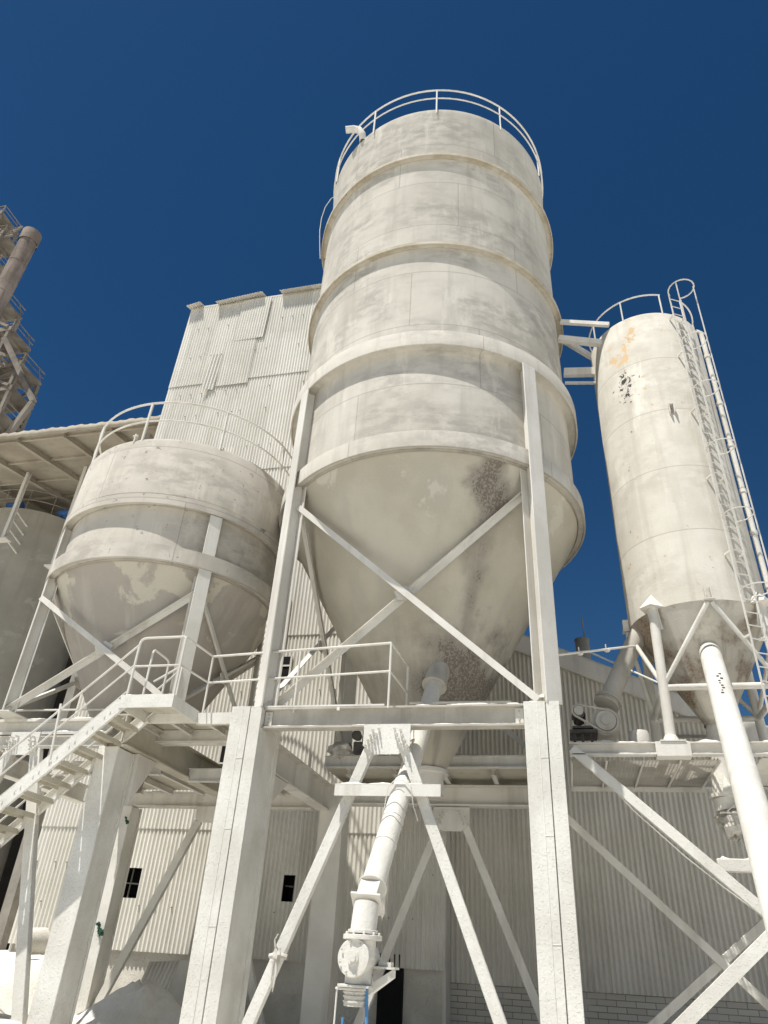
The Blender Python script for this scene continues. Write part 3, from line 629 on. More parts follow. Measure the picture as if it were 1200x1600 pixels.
# tie beams between the two silos
tb = thing('tie_beams', 'group of white beams bracing the slim silo to the tallest silo', 'brace', (1.2, 14.3, 14.3))
def tie(p, q_, w, h, lab=None, sec='b'): m = MB(); (m.bar if sec == 'b' else m.chan)(p, q_, w, h); o = m.build('tie_beam', M_paint, tb); return o
tie((.80, 14.55, 16.6), (1.75, 14.95, 15.98), .1, .16); tie((.90, 13.5, 16.00), (2.05, 13.35, 15.52), .09, .11); tie((.82, 13.7, 15.60), (1.9, 13.65, 15.18), .14, .16, sec='c')
tie((.88, 14.2, 14.86), (1.68, 14.2, 14.76), .12, .24); tie((.88, 14.2, 14.50), (1.68, 14.2, 14.38), .05, .07)
# tie rods
m = MB(); a, b = V(-.0, 11.75, 6.17), V(1.63, 14.0, 7.19); m.tube([a, b], .022, 8)
for t in (.30, .62): m.disc(lerp(a, b, t)-V(0, 0, .02), b-a, .04, .08, 8); m.bar(lerp(a, b, t), lerp(a, b, t)+V(0, 0, .1), .02, .02)
solo(m, 'tie_rod', M_paint, 'thin rod from the thick right column up to the slim silo', 'rod', 'rods tying the silos')
m = MB(); m.tube([(.82, 14.8, 7.40), (1.90, 13.44, 6.23)], .02, 8)
solo(m, 'tie_rod', M_paint, 'thin rod slanting down to the front left leg of the slim silo', 'rod', 'rods tying the silos')

# ------------------------------------------------------------------ pipes
dp = thing('discharge_pipe', 'white slanting pipe with a round valve hanging inside the A brace', 'pipe', (-2.6, 10.2, 1.2))
PA, PE, PB = V(-2.09, 13.05, 6.6), V(-2.43, 11.74, 4.12), V(-2.54, 10.30, 2.46)
m = MB(); m.tube([PA, lerp(PA, PE, .5), PE], .155, 24)
m.build('pipe_run', M_pipe, dp)
PF = V(-2.435, 11.56, 4.02); pd = (PB-PF).normalized()
m = MB(); m.tube([PF-pd*.02, PF, PB], .158, 24); m.blob(tuple(PF), .16, .16, .16, 18, 10, 0)
for t in (.38, .62): m.disc(lerp(PF, PB, t), pd, .166, .02, 24)
m.build('pipe_run', M_pipe, dp)
pu_ = (PE-PA).normalized(); m = MB(); m.tube([PA, PA+pu_*.62], .215, 28); m.disc(PA+pu_*.62, pu_, .235, .03, 28); m.build('pipe_sleeve', M_grey, dp)
m = MB(); m.disc(PA+pu_*.02, pu_, .20, .10, 24); m.build('pipe_flange', M_pipe, dp)
m = MB(); m.disc(PB-pd*.02, pd, .20, .022, 24); m.build('pipe_flange', M_pipe, dp, bevel=.006)
n2 = V(1, 0, 0); u2 = pd.cross(n2).normalized()
m = MB(); m.bar(PB+pd*.004, PB+pd*.24, .27, .27, u2); m.build('square_adapter', M_pipe, dp, bevel=.008)
pc = PB+pd*.242
m = MB(); m.bar(pc, pc+pd*.035, .40, .34, u2); m.build('pipe_flange', M_pipe, dp, bevel=.008)
pe = pc+pd*.036; pv = V(pe.x-.01, pe.y-.08, 1.90)
m = MB(); m.tube([pe, lerp(pe, pv, .45)+V(0, -.01, 0), pv], .165, 24); m.build('elbow_pipe', M_pipe, dp)
m = MB(); m.tube([pv+V(0, 0, .005), pv-V(0, 0, .05)], .245, 28); m.tube([pv+V(0, 0, .06), pv+V(0, 0, .02)], .19, 24)
for i in range(10): a = 2*PI*i/10; m.tube([pv+V(.21*math.cos(a), .21*math.sin(a), .0), pv+V(.21*math.cos(a), .21*math.sin(a), .035)], .018, 6)
m.build('pipe_flange', M_pipe, dp, bevel=.006)
vb = V(pv.x-.05, pv.y-.02, 1.655)
m = MB(); m.tube([vb+V(.0, -.14, 0), vb+V(.05, .28, 0)], .185, 36); m.tube([pv-V(0, 0, .05), V(pv.x, pv.y, vb.z)], .17, 24); m.tube([vb+V(.02, .05, -.08), vb+V(.02, .05, -.27)], .165, 24); vbody = m.build('valve_body', M_pipe, dp, bevel=.006)
m = MB(); m.tube([vb+V(0, -.141, 0), vb+V(-.005, -.18, 0)], .205, 36); cov = m.build('cover_disc', M_pipe, dp, bevel=.008)
m = MB(); m.tube([vb+V(-.005, -.181, 0), vb+V(-.005, -.21, 0)], .07, 20); m.tube([vb+V(0, -.211, 0), vb+V(0, -.235, 0)], .04, 12); m.build('hub_cap', M_pipe, cov)
for i in range(8):
    a = 2*PI*i/8+.3; m = MB(); m.tube([vb+V(.172*math.cos(a), -.18, .172*math.sin(a)), vb+V(.172*math.cos(a), -.195, .172*math.sin(a))], .013, 6); m.build('bolt', M_grey, cov)
zb = vb.z-.272
m = MB(); m.box(vb.x-.19, vb.x+.20, vb.y-.14, vb.y+.26, zb-.03, zb+.001); m.box(vb.x-.22, vb.x+.14, vb.y-.12, vb.y+.24, zb-.06, zb-.034); m.build('pipe_flange', M_pipe, dp, bevel=.006)
m = MB(); m.tube([(vb.x+.0, vb.y+.06, zb-.06), (vb.x+.0, vb.y+.06, zb-.22)], .145, 24)
for q_ in (.09, .13, .18): m.disc((vb.x, vb.y+.06, zb-q_), (0, 0, 1), .158, .018, 24)
m.build('spout', M_pipe, dp)
m = MB(); m.prism([(vb.x+.16, vb.y+.02, zb+.0), (vb.x+.42, vb.y+.12, zb+.17), (vb.x+.42, vb.y+.12, zb+.09), (vb.x+.16, vb.y+.02, zb-.1)], (0, .22, 0)); m.box(vb.x+.18, vb.x+.46, vb.y+.08, vb.y+.36, zb+.175, zb+.20); m.box(vb.x+.24, vb.x+.40, vb.y+.14, vb.y+.30, zb+.201, zb+.25); m.build('motor_bracket', M_pipe, dp)
for t in (.16, .30, .44):
    c = lerp(PF, PB, t); m = MB(); x_ = pd.cross(V(1, 0, 0)).normalized(); pts = [c+(V(1, 0, 0)*math.cos(2*PI*k/20)+x_*math.sin(2*PI*k/20))*.163+pd*.03*math.sin(k) for k in range(21)]; m.tube(pts, .008, 5); m.build('wire_tie', M_grey, dp)
m = MB(); pts = [V(-2.66, 11.3, 3.3), V(-2.64, 11.22, 3.65), V(-2.60, 11.20, 3.92), V(-2.50, 11.22, 4.02), V(-2.36, 11.22, 4.02), V(-2.24, 11.20, 3.92), V(-2.2, 11.22, 3.65), V(-2.14, 11.32, 3.45)]; m.tube(pts, .009, 6); m.build('wire_tie', M_paint, dp)
m = MB(); m.tube([(vb.x+.14, vb.y+.0, zb-.03), (vb.x+.17, vb.y-.02, zb-.4), (vb.x+.13, vb.y-.02, zb-.8), (vb.x+.2, vb.y-.1, .02)], .022, 8)
solo(m, 'hose', M_hose, 'thick blue hose dropping from the right side of the round valve', 'hose', 'blue hoses under the valve')
m = MB(); m.tube([(vb.x-.12, vb.y-.05, zb-.33), (vb.x-.10, vb.y-.06, zb-.6), (vb.x-.17, vb.y-.02, zb-.75), (vb.x-.06, vb.y-.1, .02)], .016, 8)
solo(m, 'hose', M_hose, 'thin blue hose curling out below the valve spout', 'hose', 'blue hoses under the valve')
m = MB(); m.tube([(vb.x-.20, vb.y-.1, zb-.03), (vb.x-.205, vb.y-.1, zb-.4), (vb.x-.24, vb.y-.1, zb-.75), (vb.x-.22, vb.y-.12, .02)], .012, 6)
solo(m, 'cord', M_paint, 'thin white cord hanging left of the valve spout', 'cord')
# pipes of the slim silo
KS[0] = .95
fp = thing('delivery_pipe', 'thick straight white pipe slanting from the slim silo cone toward the viewer', 'pipe', (2.4, 10.4, 0))
F0, F1 = V(3.06, 14.38, 7.30), V(1.90, 7.8, .90)
m = MB(); m.tube([F0, F1], .195, 28); m.build('pipe_run', M_pipe, fp)
m = MB(); d_ = (F1-F0).normalized(); m.disc(F0+d_*.0, d_, .30, .16, 32, .26); m.build('pipe_collar', M_rcone, fp)
m = MB(); m.disc(F1-d_*.02, d_, .27, .05, 28); m.tube([F1, F1+V(-.05, -.2, -.3), F1+V(-.06, -.24, -.82)], .17, 20); m.build('rubber_sleeve', M_grey, fp)
cc_ = lerp(F0, F1, .26)
m = MB()
for i in range(9):
    r_ = random.Random(i); p = lerp(F0, F1, .19+.010*i)+V(r_.uniform(-.03, .03), -.13, .13); m.disc(p, (0, -.6, .75), .015+.012*r_.random(), .02, 7)
m.build('chipped_patch', M_belt, fp)
vp_ = thing('drain_pipe', 'upright white pipe dropping from the slim silo through the mesh floor', 'pipe', (3.0, 15.09, 4.0))
m = MB(); m.tube([(CR[0], CR[1], 5.95), (3.05, 15.09, 5.6), (2.98, 15.09, 4.60)], .215, 28); m.build('pipe_run', M_pipe, vp_)
m = MB(); m.tube([(2.98, 15.09, 4.62), (2.98, 15.09, 4.56)], .29, 28); m.tube([(2.98, 15.09, 4.56), (3.0, 15.09, 4.35)], .23, 24); m.prism([(2.98, 14.86, 4.95), (2.9, 14.8, 4.62), (3.1, 14.8, 4.62)], (0, .03, 0)); m.build('pipe_flange', M_pipe, vp_)
m = MB(); m.tube([(3.2, 15.3, 4.9), (3.35, 15.3, 2.5), (3.4, 15.3, .2)], .08, 14); solo(m, 'downpipe', M_grey, 'thin grey downpipe behind the mesh floor of the slim silo', 'pipe')
b_ = MB(); b_.blob((3.0, 15.05, 4.12), .25, .25, .26, 16, 10, .22, 5); b_.blob((3.22, 15.0, 3.95), .12, .12, .32, 12, 8, .3, 8)
b_.tube([(2.78, 14.83, 4.27), (3.02, 14.78, 4.26), (3.24, 14.86, 4.24)], .018, 6); b_.tube([(2.9, 14.8, 4.28), (3.36, 14.75, 4.66)], .016, 6)
solo(b_, 'plastic_bag', M_bag, 'crumpled plastic bag tied over the mouth of the upright pipe', 'bag', sharp=25)
sp = thing('screw_feeder', 'dusty slanted pipe with belt driven motor beside the gabled warehouse', 'conveyor', (.9, 14.5, 5.3))
m = MB(); m.tube([(1.95, 15.0, 8.0), (1.62, 14.9, 7.42), (1.05, 14.55, 6.3)], .19, 24); m.build('pipe_run', M_grey, sp)
m = MB(); a = V(1.06, 14.57, 6.32); d_ = V(-.57, -.35, -1.12).normalized(); m.disc(a, d_, .25, .04, 24); m.disc(a+d_*.12, d_, .25, .04, 24); m.disc(a+d_*.03, d_, .2, .12, 24); m.build('pipe_flange', M_grey, sp)
m = MB(); m.tube([(.93, 14.25, 5.78), (.93, 14.75, 5.78)], .27, 28); m.build('valve_body', M_grey, sp)
m = MB(); m.tube([(.93, 14.18, 5.78), (.93, 14.22, 5.78)], .19, 28); m.tube([(.93, 14.15, 5.78), (.93, 14.18, 5.78)], .09, 20); pu = m.build('pulley', M_grey, sp)
m = MB(); m.tube([(.44, 14.16, 5.98), (.44, 14.22, 5.98)], .09, 20); m.build('pulley', M_grey, sp)
m = MB(); pts = []
for k in range(13): t = rad(68+180*k/12); pts.append((.44+.12*math.cos(t), 14.2, 5.98+.12*math.sin(t)))
for k in range(13): t = rad(248+180*k/12); pts.append((.93+.22*math.cos(t), 14.2, 5.78+.22*math.sin(t)))
pts.append(pts[0]); m.tube(pts, .022, 6, False); m.build('belt_guard', M_grey, sp)
m = MB(); m.tube([(.44, 14.24, 5.95), (.44, 14.75, 5.95)], .11, 18)
for i in range(8): a = 2*PI*i/8; m.bar((.44+.12*math.cos(a), 14.3, 5.95+.12*math.sin(a)), (.44+.12*math.cos(a), 14.68, 5.95+.12*math.sin(a)), .02, .03)
m.build('motor', M_belt, sp)
m = MB(); m.box(.24, .76, 14.2, 14.8, 5.56, 5.62); m.box(.3, .7, 14.25, 14.75, 5.66, 5.70)
for x in (.3, .45, .62): m.box(x, x+.05, 14.28, 14.4, 5.30, 5.555)
m.build('motor_base', M_belt, sp)
m = MB(); m.lathe((1.55, 14.7), [(.01, 5.30), (.19, 5.30), (.20, 5.62), (.17, 5.70), (.01, 5.72)], 28); solo(m, 'drum', M_pipe, 'small white drum standing on the platform under the slim silo', 'drum')
KS[0] = 1.
m = MB(); m.box(-4.32, -4.05, 15.1, 15.3, 5.41, 5.65); m.tube([(-4.25, 15.05, 5.78), (-4.25, 15.2, 5.78)], .11, 18, True, .09); m.box(-4.13, -3.98, 15.1, 15.2, 5.6, 5.9)
solo(m, 'floodlight', M_belt, 'small dark round floodlight on the deck behind the front A brace', 'lamp')
m = MB(); m.blob((-4.65, 15.3, 5.52), .30, .2, .15, 14, 8, .3, 11); solo(m, 'plastic_sack', M_bag, 'crumpled white sack lying on the rear deck under the tallest silo', 'sack', sharp=25)
# rag knotted round the left front brace
m = MB(); rc = V(-4.12, 11.35, 1.62); m.tube([rc+V(-.13, -.01, .0), rc+V(0, -.04, .03), rc+V(.13, -.01, .0)], .035, 8); m.blob(rc+V(.0, -.06, 0), .06, .05, .09, 10, 7, .35, 4)
m.tube([rc+V(0, -.06, -.05), rc+V(.02, -.09, -.2), rc+V(-.01, -.07, -.42)], .03, 7, True, .008); m.tube([rc+V(-.03, -.06, -.03), rc+V(-.05, -.08, -.16), rc+V(-.04, -.08, -.3)], .025, 7, True, .01); m.tube([rc+V(-.02, -.05, .04), rc+V(-.06, -.07, .2), rc+V(-.02, -.06, .28)], .02, 7, True, .01)
solo(m, 'rag', M_bag, 'dirty white rag knotted round the left leg of the front A brace', 'rag')
for c, s, lab in (((-10.02, 16.12, 1.9), .16, 'torn dark green rag snagged low on the thin rear post'), ((-9.98, 16.12, 4.12), .10, 'narrow green rag near the top of the thin rear post')):
    m = MB(); m.blob((c[0]+s*.2, c[1], c[2]-s*.2), s*.42, .02, s*.36, 9, 7, .6, int(s*100)); m.blob((c[0]-s*.25, c[1], c[2]+s*.3), s*.2, .02, s*.42, 8, 6, .6, int(s*77)); m.blob((c[0]-s*.5, c[1], c[2]+s*.8), s*.3, .02, s*.2, 8, 6, .6, int(s*90)); solo(m, 'rag', M_green, lab, 'rag', 'green rags on the rear post')

# ------------------------------------------------------------------ tall corrugated tower
YW = 20.; KS[0] = .915
tw = thing('corrugated_tower', 'tall white corrugated tower building behind the silos', 'building', (-9.2, 24.5, 0))
holes = [(-12.13, -11.67, 2.81, 3.51), (-7.36, -7.02, 2.86, 3.48)]
HX = [(-12.2, -11.55, 2.78, 3.52), (-7.36, -7.02, 2.86, 3.48)]
wm = MB(); rows = [1.56, 4.62, 10.4, 14.0, 17.2, 22.05, 26.9]
for i in range(6): wm.corr(-15.15, -3.02, rows[i]-(.08 if i else 0), rows[i+1], YW, holes=HX if i == 0 else ())
wm.cur = 1
rnd = random.Random(3)
for z in (2.6, 3.6, 6.2, 8.5, 11.5, 13.2, 15.6, 18.3, 20.2, 21.4, 23.6, 25.4):
    for i in range(24):
        if rnd.random() < .55: x = -15.0+i*.5+rnd.uniform(-.05, .05); x = round(x/.122)*.122+.061; wm.tube([(x, YW-.02, z), (x, YW-.07, z)], .018, 5)
wm.build('corrugated_wall', [M_corr, M_galv], tw)
m = MB(); m.box(-15.13, -15.05, YW+.06, 29, 0, 26.85); m.build('side_wall', M_corr2, tw)
m = MB(); m.box(-3.10, -3.02, YW+.06, 29, 0, 26.85); m.build('side_wall', M_corr2, tw)
m = MB(); m.box(-15.05, -3.10, 28.9, 29, 0, 26.85); m.build('rear_wall', M_dark, tw)
m = MB(); m.box(-15.2, -2.9, YW+.03, 29.1, 26.95, 27.05); m.build('roof', M_corr2, tw)
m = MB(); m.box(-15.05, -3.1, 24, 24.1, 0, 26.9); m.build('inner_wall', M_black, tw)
m = MB(); m.box(-15.08, -3.1, YW+.12, YW+.5, -.2, 1.62); m.build('base_wall', M_masonry, tw)
def flash(x0, x1, z, dr, name='ridge_sheet', par=tw, sk=.0, depth=.34):
    m = MB(); n = int((x1-x0)/.122*6); vs = []
    for j, (y, dz) in enumerate(((YW+.3, .06), (YW-depth, -dr))):
        for i in range(n+1):
            x = x0+(x1-x0)*i/n; vs.append((x, y, z+dz+.024*math.cos(2*PI*x/.122)+sk*(i/n-.5)))
    m.add(vs, [(i, i+1, n+2+i, n+1+i) for i in range(n)]); m.build(name, M_corr2, par, thick=.012)
flash(-15.22, -14.55, 27.08, .22, sk=.15); flash(-13.75, -11.5, 27.10, .22, sk=.22); flash(-10.65, -3.0, 27.14, .22, sk=.08)
# dented loose panels on the wall
m = MB(); n = 60
def panel(m, x0, x1, z0, z1, yl, yr, sh=0.):
    n = max(6, int((x1-x0)/.122*6)); vs = []
    for z in (z0, z1):
        for i in range(n+1): t = i/n; x = x0+(x1-x0)*t; vs.append((x+sh*(z-z0), YW+yl+(yr-yl)*t+.02*math.cos(2*PI*x/.122), z))
    return m.add(vs, [(i, i+1, n+2+i, n+1+i) for i in range(n)])
panel(m, -13.45, -12.95, 21.5, 23.5, -.22, -.06, .05); m.build('loose_panel', M_corr, tw)
m = MB(); panel(m, -12.55, -11.15, 24.3, 26.88, -.055, -.085, .02); m.build('loose_panel', M_corr, tw)
m = MB(); panel(m, -12.9, -11.45, 21.7, 24.35, -.05, -.055, .0); m.build('patch_panel', M_corr, tw)
for (x0, x1, z0, z1) in HX:
    m = MB(); m.box(x0-.05, x1+.05, YW+.55, YW+.6, z0-.1, z1+.1); m.box(x0-.06, x0-.03, YW+.04, YW+.55, z0-.1, z1+.1); m.box(x1+.03, x1+.06, YW+.04, YW+.55, z0-.1, z1+.1); w_ = m.build('window_opening', M_black, tw)
    m = MB(); m.tube([(x0, YW+.2, z0+.38), (x1, YW+.2, z0+.36)], .02, 6); m.bar((x0+.22, YW+.25, z0), (x0+.24, YW+.25, z1), .03, .03); m.build('window_bar', M_galv, w_)

for (x0, x1, z0, z1) in ((-8.8, -8.25, 10.0, 11.6), (-8.6, -7.95, 8.85, 9.6), (-9.75, -9.2, 5.9, 6.9)):
    m = MB(); m.box(x0, x1, YW-.05, YW-.03, z0, z1); w_ = m.build('black_opening_panel', M_black, tw)  # black panel on the sheeting, painted as the dark inside of an opening
    m = MB(); m.box(x0-.06, x0-.001, YW-.08, YW-.03, z0, z1); m.box(x1+.001, x1+.06, YW-.08, YW-.03, z0, z1); m.box(x0, x1, YW-.08, YW-.051, z0+.42, z0+.47); m.build('opening_frame', M_paint, w_)
KS[0] = .95
gb = thing('gabled_warehouse', 'low gabled corrugated warehouse on a brick base, shaded by the silos', 'building', (4, 25, 0))
gt = lambda x: 9.6-.457*x
m = MB(); m.corr(-3.0, 13.0, 1.34, 4.6, YW, top=gt); m.corr(-3.0, 12.0, 4.52, 12.0, YW, top=lambda x: gt(x)-.3); m.build('corrugated_wall', M_corr2, gb)
m = MB(); m.box(-3.0, -2.9, YW-.03, YW+.04, 1.35, 4.4); m.build('corner_trim', M_corr2, gb)
m = MB(); m.box(-3.3, -.5, YW+.05, YW+.4, -.2, 1.42); m.box(-.5, 13, YW+.05, YW+.4, -.2, 1.42); m.build('brick_base', M_brick, gb)
m = MB(); m.prism([(-3.02, YW-.16, gt(-3.02)-.52), (13.2, YW-.16, gt(13.2)-.52), (13.2, YW-.16, gt(13.2)), (-3.02, YW-.16, gt(-3.02))], (0, .10, 0)); m.build('fascia', M_paint, gb)
m = MB(); m.prism([(-3.0, YW-.1, gt(-3)), (13.3, YW-.1, gt(13.3)), (13.3, YW-.1, gt(13.3)+.08), (-3.0, YW-.1, gt(-3)+.08)], (0, 12, 0)); m.build('roof', M_corr2, gb)
m = MB(); m.box(12.9, 13.0, YW+.05, 31, -.2, 3.6); m.build('side_wall', M_corr2, gb)
m = MB(); m.box(3.0, 5.8, YW-.075, YW-.03, 7.0, 7.06); m.build('wall_rail', M_galv, gb)
m = MB(); m.box(4.32, 5.2, YW-.06, YW-.03, 2.6, 5.0); m.build('black_opening_panel', M_black, gb)  # flat black panel painted as an unlit opening
dr = MB(); dr.box(-4.66, -4.05, YW-.015, YW+.1, -.1, 1.84); KS[0] = .915; dr.build('doorway', M_black, tw); KS[0] = .95  # black slab takes the place of the dark room behind the door
m = MB(); m.tube([(.99, 22, 8.8), (.99, 22, 10.6)], .22, 20); m.disc((.99, 22, 10.6), (0, 0, 1), .24, .05, 20); m.tube([(1.1, 21.9, 10.3), (1.05, 21.9, 11.4)], .02, 6)
solo(m, 'roof_vent', M_galv, 'stubby round vent with a thin rod on the gabled warehouse roof', 'vent')
KS[0] = .915
# scrap leaning on the base wall
m = MB()
for i in range(0, 37): pass
n = 48; vs = []
for z, y in ((.35, 18.55), (1.36, 18.95)):
    for i in range(n+1): x = -10.35+.95*i/n+(.12 if z > 1 else 0); vs.append((x, y+.02*math.cos(2*PI*x/.11), z+.08*i/n))
m.add(vs, [(i, i+1, n+2+i, n+1+i) for i in range(n)]); solo(m, 'corrugated_sheet', M_corr, 'short corrugated sheet leaning on the masonry behind the powder heap', 'metal sheet', thick=.012)
m = MB(); m.prism([(-9.42, 18.45, .3), (-9.0, 18.5, .3), (-8.92, 18.9, 1.46), (-9.36, 18.85, 1.43)], (.0, .04, -.01)); solo(m, 'board', M_board, 'flat white board leaning right of the short corrugated sheet', 'board')
m = MB(); m.tube([(-13.55, 18.4, 1.62), (-13.3, 18.9, 1.66)], .30, 24); solo(m, 'concrete_pipe', M_masonry, 'white round stub lying against the bottom left of the tower', 'pipe')

KS[0] = 1.
# ------------------------------------------------------------------ canopy, background silo, dark building at far left
cn = thing('canopy', 'wide dusty canopy roof on slim posts left of the tower', 'canopy', (-24, 26, 0))
zr = lambda y: 20.2+.2*(y-20)
m = MB(); m.prism([(-36, 20.0, zr(20)), (-14.5, 20.0, zr(20)), (-14.5, 33, zr(33)), (-36, 33, zr(33))], (0, 0, .1)); m.build('roof', M_soffit, cn)
m = MB(); n = 150; vs = []
for j in range(2):
    for i in range(n+1): x = -36+21.5*i/n; vs.append((x, 19.9-.0*j, zr(20)+.14-.30*j+.03*math.sin(i*1.9)+.02*math.sin(i*.7)))
m.add(vs, [(i, i+1, n+2+i, n+1+i) for i in range(n)]); m.build('roof_edge', M_soffit, cn, thick=.04)
for x in (-33.5, -31.2, -28.9, -26.6, -24.3, -22, -19.7, -17.4, -15.2): m = MB(); m.ibeam((x, 20.1, zr(20.1)-.15), (x, 32.8, zr(32.8)-.15), .2, .28); m.build('rafter', M_soffit, cn)
for y in (20.3, 22.2, 24.2, 26.2, 28.2, 30.2): m = MB(); m.bar((-36, y, zr(y)-.07), (-14.5, y, zr(y)-.07), .09, .12); m.build('purlin', M_soffit, cn)
for x, zb_ in ((-23.9, 17.0), (-20.75, 15.4)):
    m = MB(); m.ibeam((x, 23.2, zb_), (x, 23.2, 20.7), .16, .2, .02, (0, 1, 0)); po = m.build('post', M_paint, cn)
    m = MB()
    for k in range(4): z = zb_+.15+.5*k; m.bar((x, 23.2, z), (x+(.1 if x > -22 else -.6), 25.1, z), .08, .06)
    m.box(x-.3, x+.3, 23.0, 23.4, zb_-.06, zb_); m.build('bracket', M_paint, po)
for x in (-31, -16.0): m = MB(); m.box(x, x+.3, 20.4, 20.7, 0, 19.9); m.build('post', M_galv, cn)
bk = thing('storage_silo', 'grey shaded silo with a thin rail under the dusty canopy', 'silo', (-25.9, 27.4, 0))
CB = (-25.9, 27.4)
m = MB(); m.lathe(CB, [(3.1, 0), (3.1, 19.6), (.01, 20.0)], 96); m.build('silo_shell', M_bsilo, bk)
m = MB()
for z in (20.75, 20.2): m.ring(CB, 3.0, z, .025, n=72, k=6)
for i in range(16): a = 2*PI*i/16; m.tube([(CB[0]+3*math.cos(a), CB[1]+3*math.sin(a), 19.5), (CB[0]+3*math.cos(a), CB[1]+3*math.sin(a), 20.75)], .022, 6)
m.build('guard_rail', M_galv, bk)
for (x, y), lab in (((-25.6, 24.75), 'blue motor at the front rim of the shaded silo, left of the other motor'), ((-23.35, 25.75), 'blue motor at the right rim of the shaded silo under the canopy')):
    m = MB(); m.tube([(x-.35, y, 19.95), (x+.3, y, 19.95)], .2, 16); m.box(x-.3, x-.1, y-.15, y+.15, 19.62, 19.8); m.box(x+.05, x+.2, y-.15, y+.15, 19.62, 19.8); m.disc((x+.3, y, 19.95), (1, 0, 0), .23, .12, 16); solo(m, 'motor', M_blue, lab, 'motor', 'blue motors on the shaded silo')
sh = thing('dark_shed', 'brown shed wall coloured dark for deep shade behind the short fat silo', 'building', (-24, 33, 0))
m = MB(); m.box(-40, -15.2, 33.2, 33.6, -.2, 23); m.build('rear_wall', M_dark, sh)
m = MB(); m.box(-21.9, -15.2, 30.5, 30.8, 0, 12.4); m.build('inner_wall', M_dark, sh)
for x in (-17.2, -19.2, -21.2):
    m = MB(); m.box(x, x+.22, 30.3, 30.49, 0, 5.0); m.build('portal_post', M_galv, sh)
m = MB(); m.prism([(-21.2, 30.3, 4.5), (-16.4, 30.3, 4.5), (-16.4, 30.3, 5.1), (-21.2, 30.3, 5.1)], (0, .19, 0)); m.build('portal_beam', M_galv, sh)
m = MB(); m.box(-20.9, -16.5, 30.2, 30.25, 3.55, 3.67); m.build('cross_rail', M_galv, sh)
m = MB()
for i, (x, y, z, r) in enumerate(((-11.9, 13.4, 4.3, .2), (-11.62, 13.3, 4.25, .2), (-11.8, 13.3, 3.9, .28))):
    m.tube([(x+r*math.cos(t*.35), y, z+r*1.3*math.sin(t*.35)) for t in range(19)], .02, 6)
solo(m, 'cable_coil', M_paint, 'loops of white cable hanging under the frame behind the stair', 'cable')
m = MB(); m.tube([(-14.2, 17.0, 3.2), (-16.4, 17.0, 2.15)], .03, 8); m.tube([(-14.6, 17.1, 2.4), (-16.4, 17.1, 1.4)], .03, 8)
for x in (-14.4, -15.5, -16.3): m.tube([(x, 17.05, 1.0), (x, 17.05, 3.1-(-14.2-x)*.48)], .025, 8)
solo(m, 'handrail', M_paint, 'pale sloping tube handrail beside the dark opening at the far left', 'handrail')

# far steel tower with stack
ft = thing('process_tower', 'distant weathered steel stair tower with open platforms', 'tower', (-52, 42, 0))
def seg(pts, r, name='frame_member', mat=M_tower): m = MB(); m.bar(pts[0], pts[1], r, r); m.build(name, mat, ft)
levels = [(0, -44.6), (12, -44.6), (24, -44.6), (33, -44.6), (36.5, -44.5), (40.2, -44.6), (43, -44.6), (46, -44.8), (51, -47.8), (56, -50.7), (62, -53.7), (67.5, -55.2), (71.5, -57.0)]
X0 = -64; YB = 41.
for i, (z, xr) in enumerate(levels):
    if z < 20: continue
    m = MB(); m.box(X0, xr, 38, YB, z-.25, z); m.box(X0, xr+.1, 37.9, 38.0, z-.5, z+.05)
    for k in range(int((xr-X0)/.9)): m.box(X0+.9*k, X0+.9*k+.12, 38.05, YB-.1, z-.5, z-.251)
    m.build('platform', M_tower, ft)
    m = MB(); m.tube([(X0, 38.05, z+1.1), (xr, 38.05, z+1.1), (xr, YB-.1, z+1.1)], .06, 6); m.tube([(X0, 38.05, z+.55), (xr, 38.05, z+.55), (xr, YB-.1, z+.55)], .05, 6)
    for k in range(int((xr-X0)/1.6)): x = xr-k*1.6; m.tube([(x, 38.05, z), (x, 38.05, z+1.1)], .05, 6)
    for k in range(2): m.tube([(xr, 38.1+k*2.6, z), (xr, 38.1+k*1.9, z+1.1)], .05, 6)
    m.build('guard_rail', M_tower, ft)
for i in range(len(levels)-1):
    z0, xa = levels[i]; z1, xb = levels[i+1]
    for y in (38.1, YB-.2):
        seg([(xb-.2, y, z0), (xb-.2, y, z1-.5)], .34); seg([(xb-5.5, y, z0), (xb-5.5, y, z1-.5)], .34)
        seg([(xa-.3, y-.2, z0), (xb-5.4, y-.2, z1-.5)], .26); seg([(xb-5.4, y+.3, z0), (xb-.3, y+.3, z1-.5)], .22)
    if z0 > 20:
        m = MB(); a, b = V(xb-6.5, 37.5, z0+.1), V(xb-1.2, 37.5, z1)
        for k in range(14): p = lerp(a, b, k/14); m.box(p.x, p.x+.35, 36.9, 38.0, p.z, p.z+.06)
        m.bar(a-V(0, .65, 0), b-V(0, .65, 0), .08, .3); m.build('stair_flight', M_tower, ft)
    m = MB(); m.box(X0+2, xb-2.6, 39, YB-.4, z0, z1-.6); m.build('vessel_casing', M_galv, ft, bevel=.3)
for k in range(4): seg([(-62, 38.3+k*.7, 66.4+k*1.6), (-54.0-.7*k, 38.3+k*.7, 66.9+k*1.6)], .2)
seg([(-47.5, 37.6, 49), (-41.2, 37.6, 40.3)], .42); seg([(-41.3, 37.6, 40.2), (-43.4, 37.6, 33.5)], .42); seg([(-47.0, 37.6, 40.2), (-43.0, 37.6, 34.2)], .42)
m = MB(); m.tube([(-45.1, 33.6, 0), (-45.1, 33.6, 57.6)], .76, 28); m.tube([(-45.1, 33.6, 57.0), (-45.1, 33.6, 58.4)], .86, 28, False)
for z in (54, 50, 46, 42): m.disc((-45.1, 33.6, z), (0, 0, 1), .79, .12, 28)
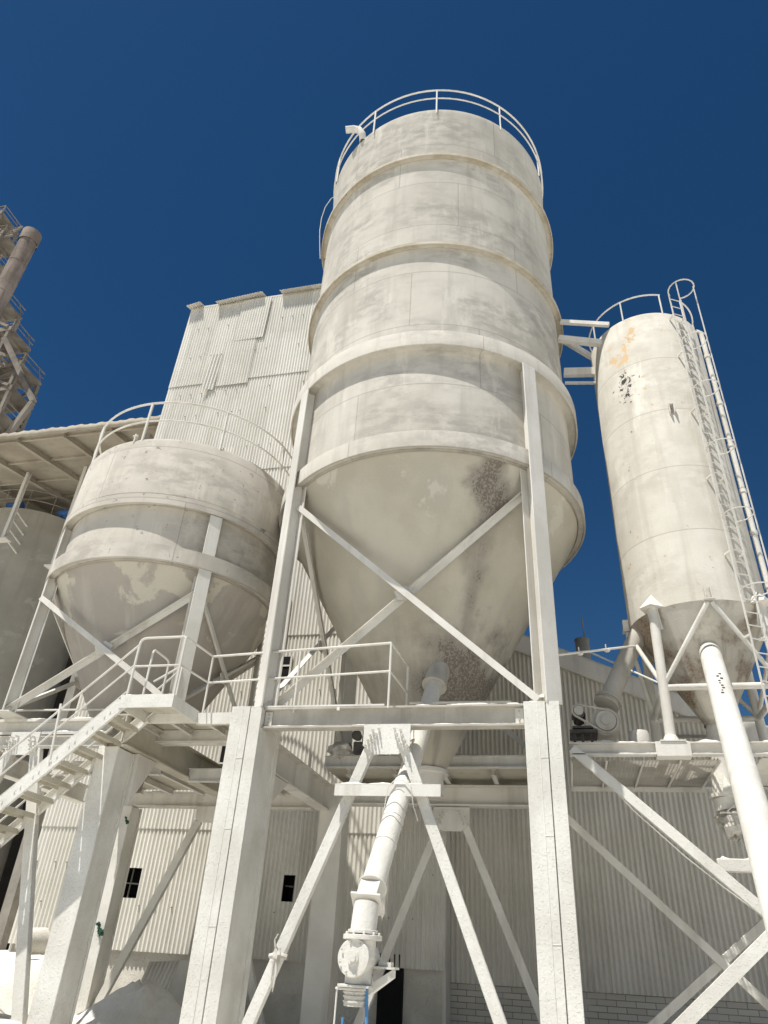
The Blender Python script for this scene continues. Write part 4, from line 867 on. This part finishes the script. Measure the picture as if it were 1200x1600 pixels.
solo(m, 'exhaust_stack', M_stack, 'tall rust brown round exhaust stack at the far left against the sky', 'stack')

# ------------------------------------------------------------------ camera, sun, sky
U = V(.967244, -.25385, 0); Vd = V(.25385, .967244, 0)
p, r = rad(32.505), rad(3.613)
def to_s(a): # camera frame to the frame of the silo grid
    return V(a[0]*U.x+a[1]*U.y, a[0]*Vd.x+a[1]*Vd.y, a[2])
fw = V(0, math.cos(p), math.sin(p)); up0 = V(0, -math.sin(p), math.cos(p)); rt0 = V(1, 0, 0)
rt = rt0*math.cos(r)+up0*math.sin(r); up = up0*math.cos(r)-rt0*math.sin(r)
rt, up, fw = to_s(rt), to_s(up), to_s(fw)
cam = bpy.data.cameras.new('camera'); co = bpy.data.objects.new('camera', cam); COL.objects.link(co)
co.matrix_world = Matrix(((rt.x, up.x, -fw.x, 0), (rt.y, up.y, -fw.y, 0), (rt.z, up.z, -fw.z, 1.6), (0, 0, 0, 1)))
cam.sensor_fit = 'VERTICAL'; cam.sensor_height = 36; cam.lens = 1109/1600*36; cam.clip_end = 6000; cam.clip_start = .05
S.camera = co
EL, AZS = rad(66), rad(30)
sd = V(-math.sin(AZS)*math.cos(EL), -math.cos(AZS)*math.cos(EL), math.sin(EL))
sun = bpy.data.lights.new('sun', 'SUN'); sun.energy = 4.9; sun.angle = rad(.53); sun.color = (1, .965, .905)
so = bpy.data.objects.new('sun', sun); COL.objects.link(so); so.rotation_euler = sd.to_track_quat('Z', 'Y').to_euler(); so.location = (-20, -30, 60)
w = bpy.data.worlds.new('World'); S.world = w; w.use_nodes = True; nt = w.node_tree
sky = nt.nodes.new('ShaderNodeTexSky'); sky.sky_type = 'NISHITA'; sky.sun_disc = False; sky.sun_elevation = EL; sky.sun_rotation = math.atan2(sd.x, sd.y) % (2*PI)
sky.air_density = 1.0; sky.dust_density = .2; sky.ozone_density = 3.0; sky.altitude = 300
hs = nt.nodes.new('ShaderNodeHueSaturation'); hs.inputs['Saturation'].default_value = 1.30
nt.links.new(sky.outputs[0], hs.inputs['Color']); bg = nt.nodes['Background']; nt.links.new(hs.outputs[0], bg.inputs[0]); bg.inputs[1].default_value = .045
S.view_settings.view_transform = 'Standard'; S.view_settings.look = 'None'; S.view_settings.gamma = 1; S.view_settings.exposure = .32
S.cycles.max_bounces = 10; S.cycles.diffuse_bounces = 8
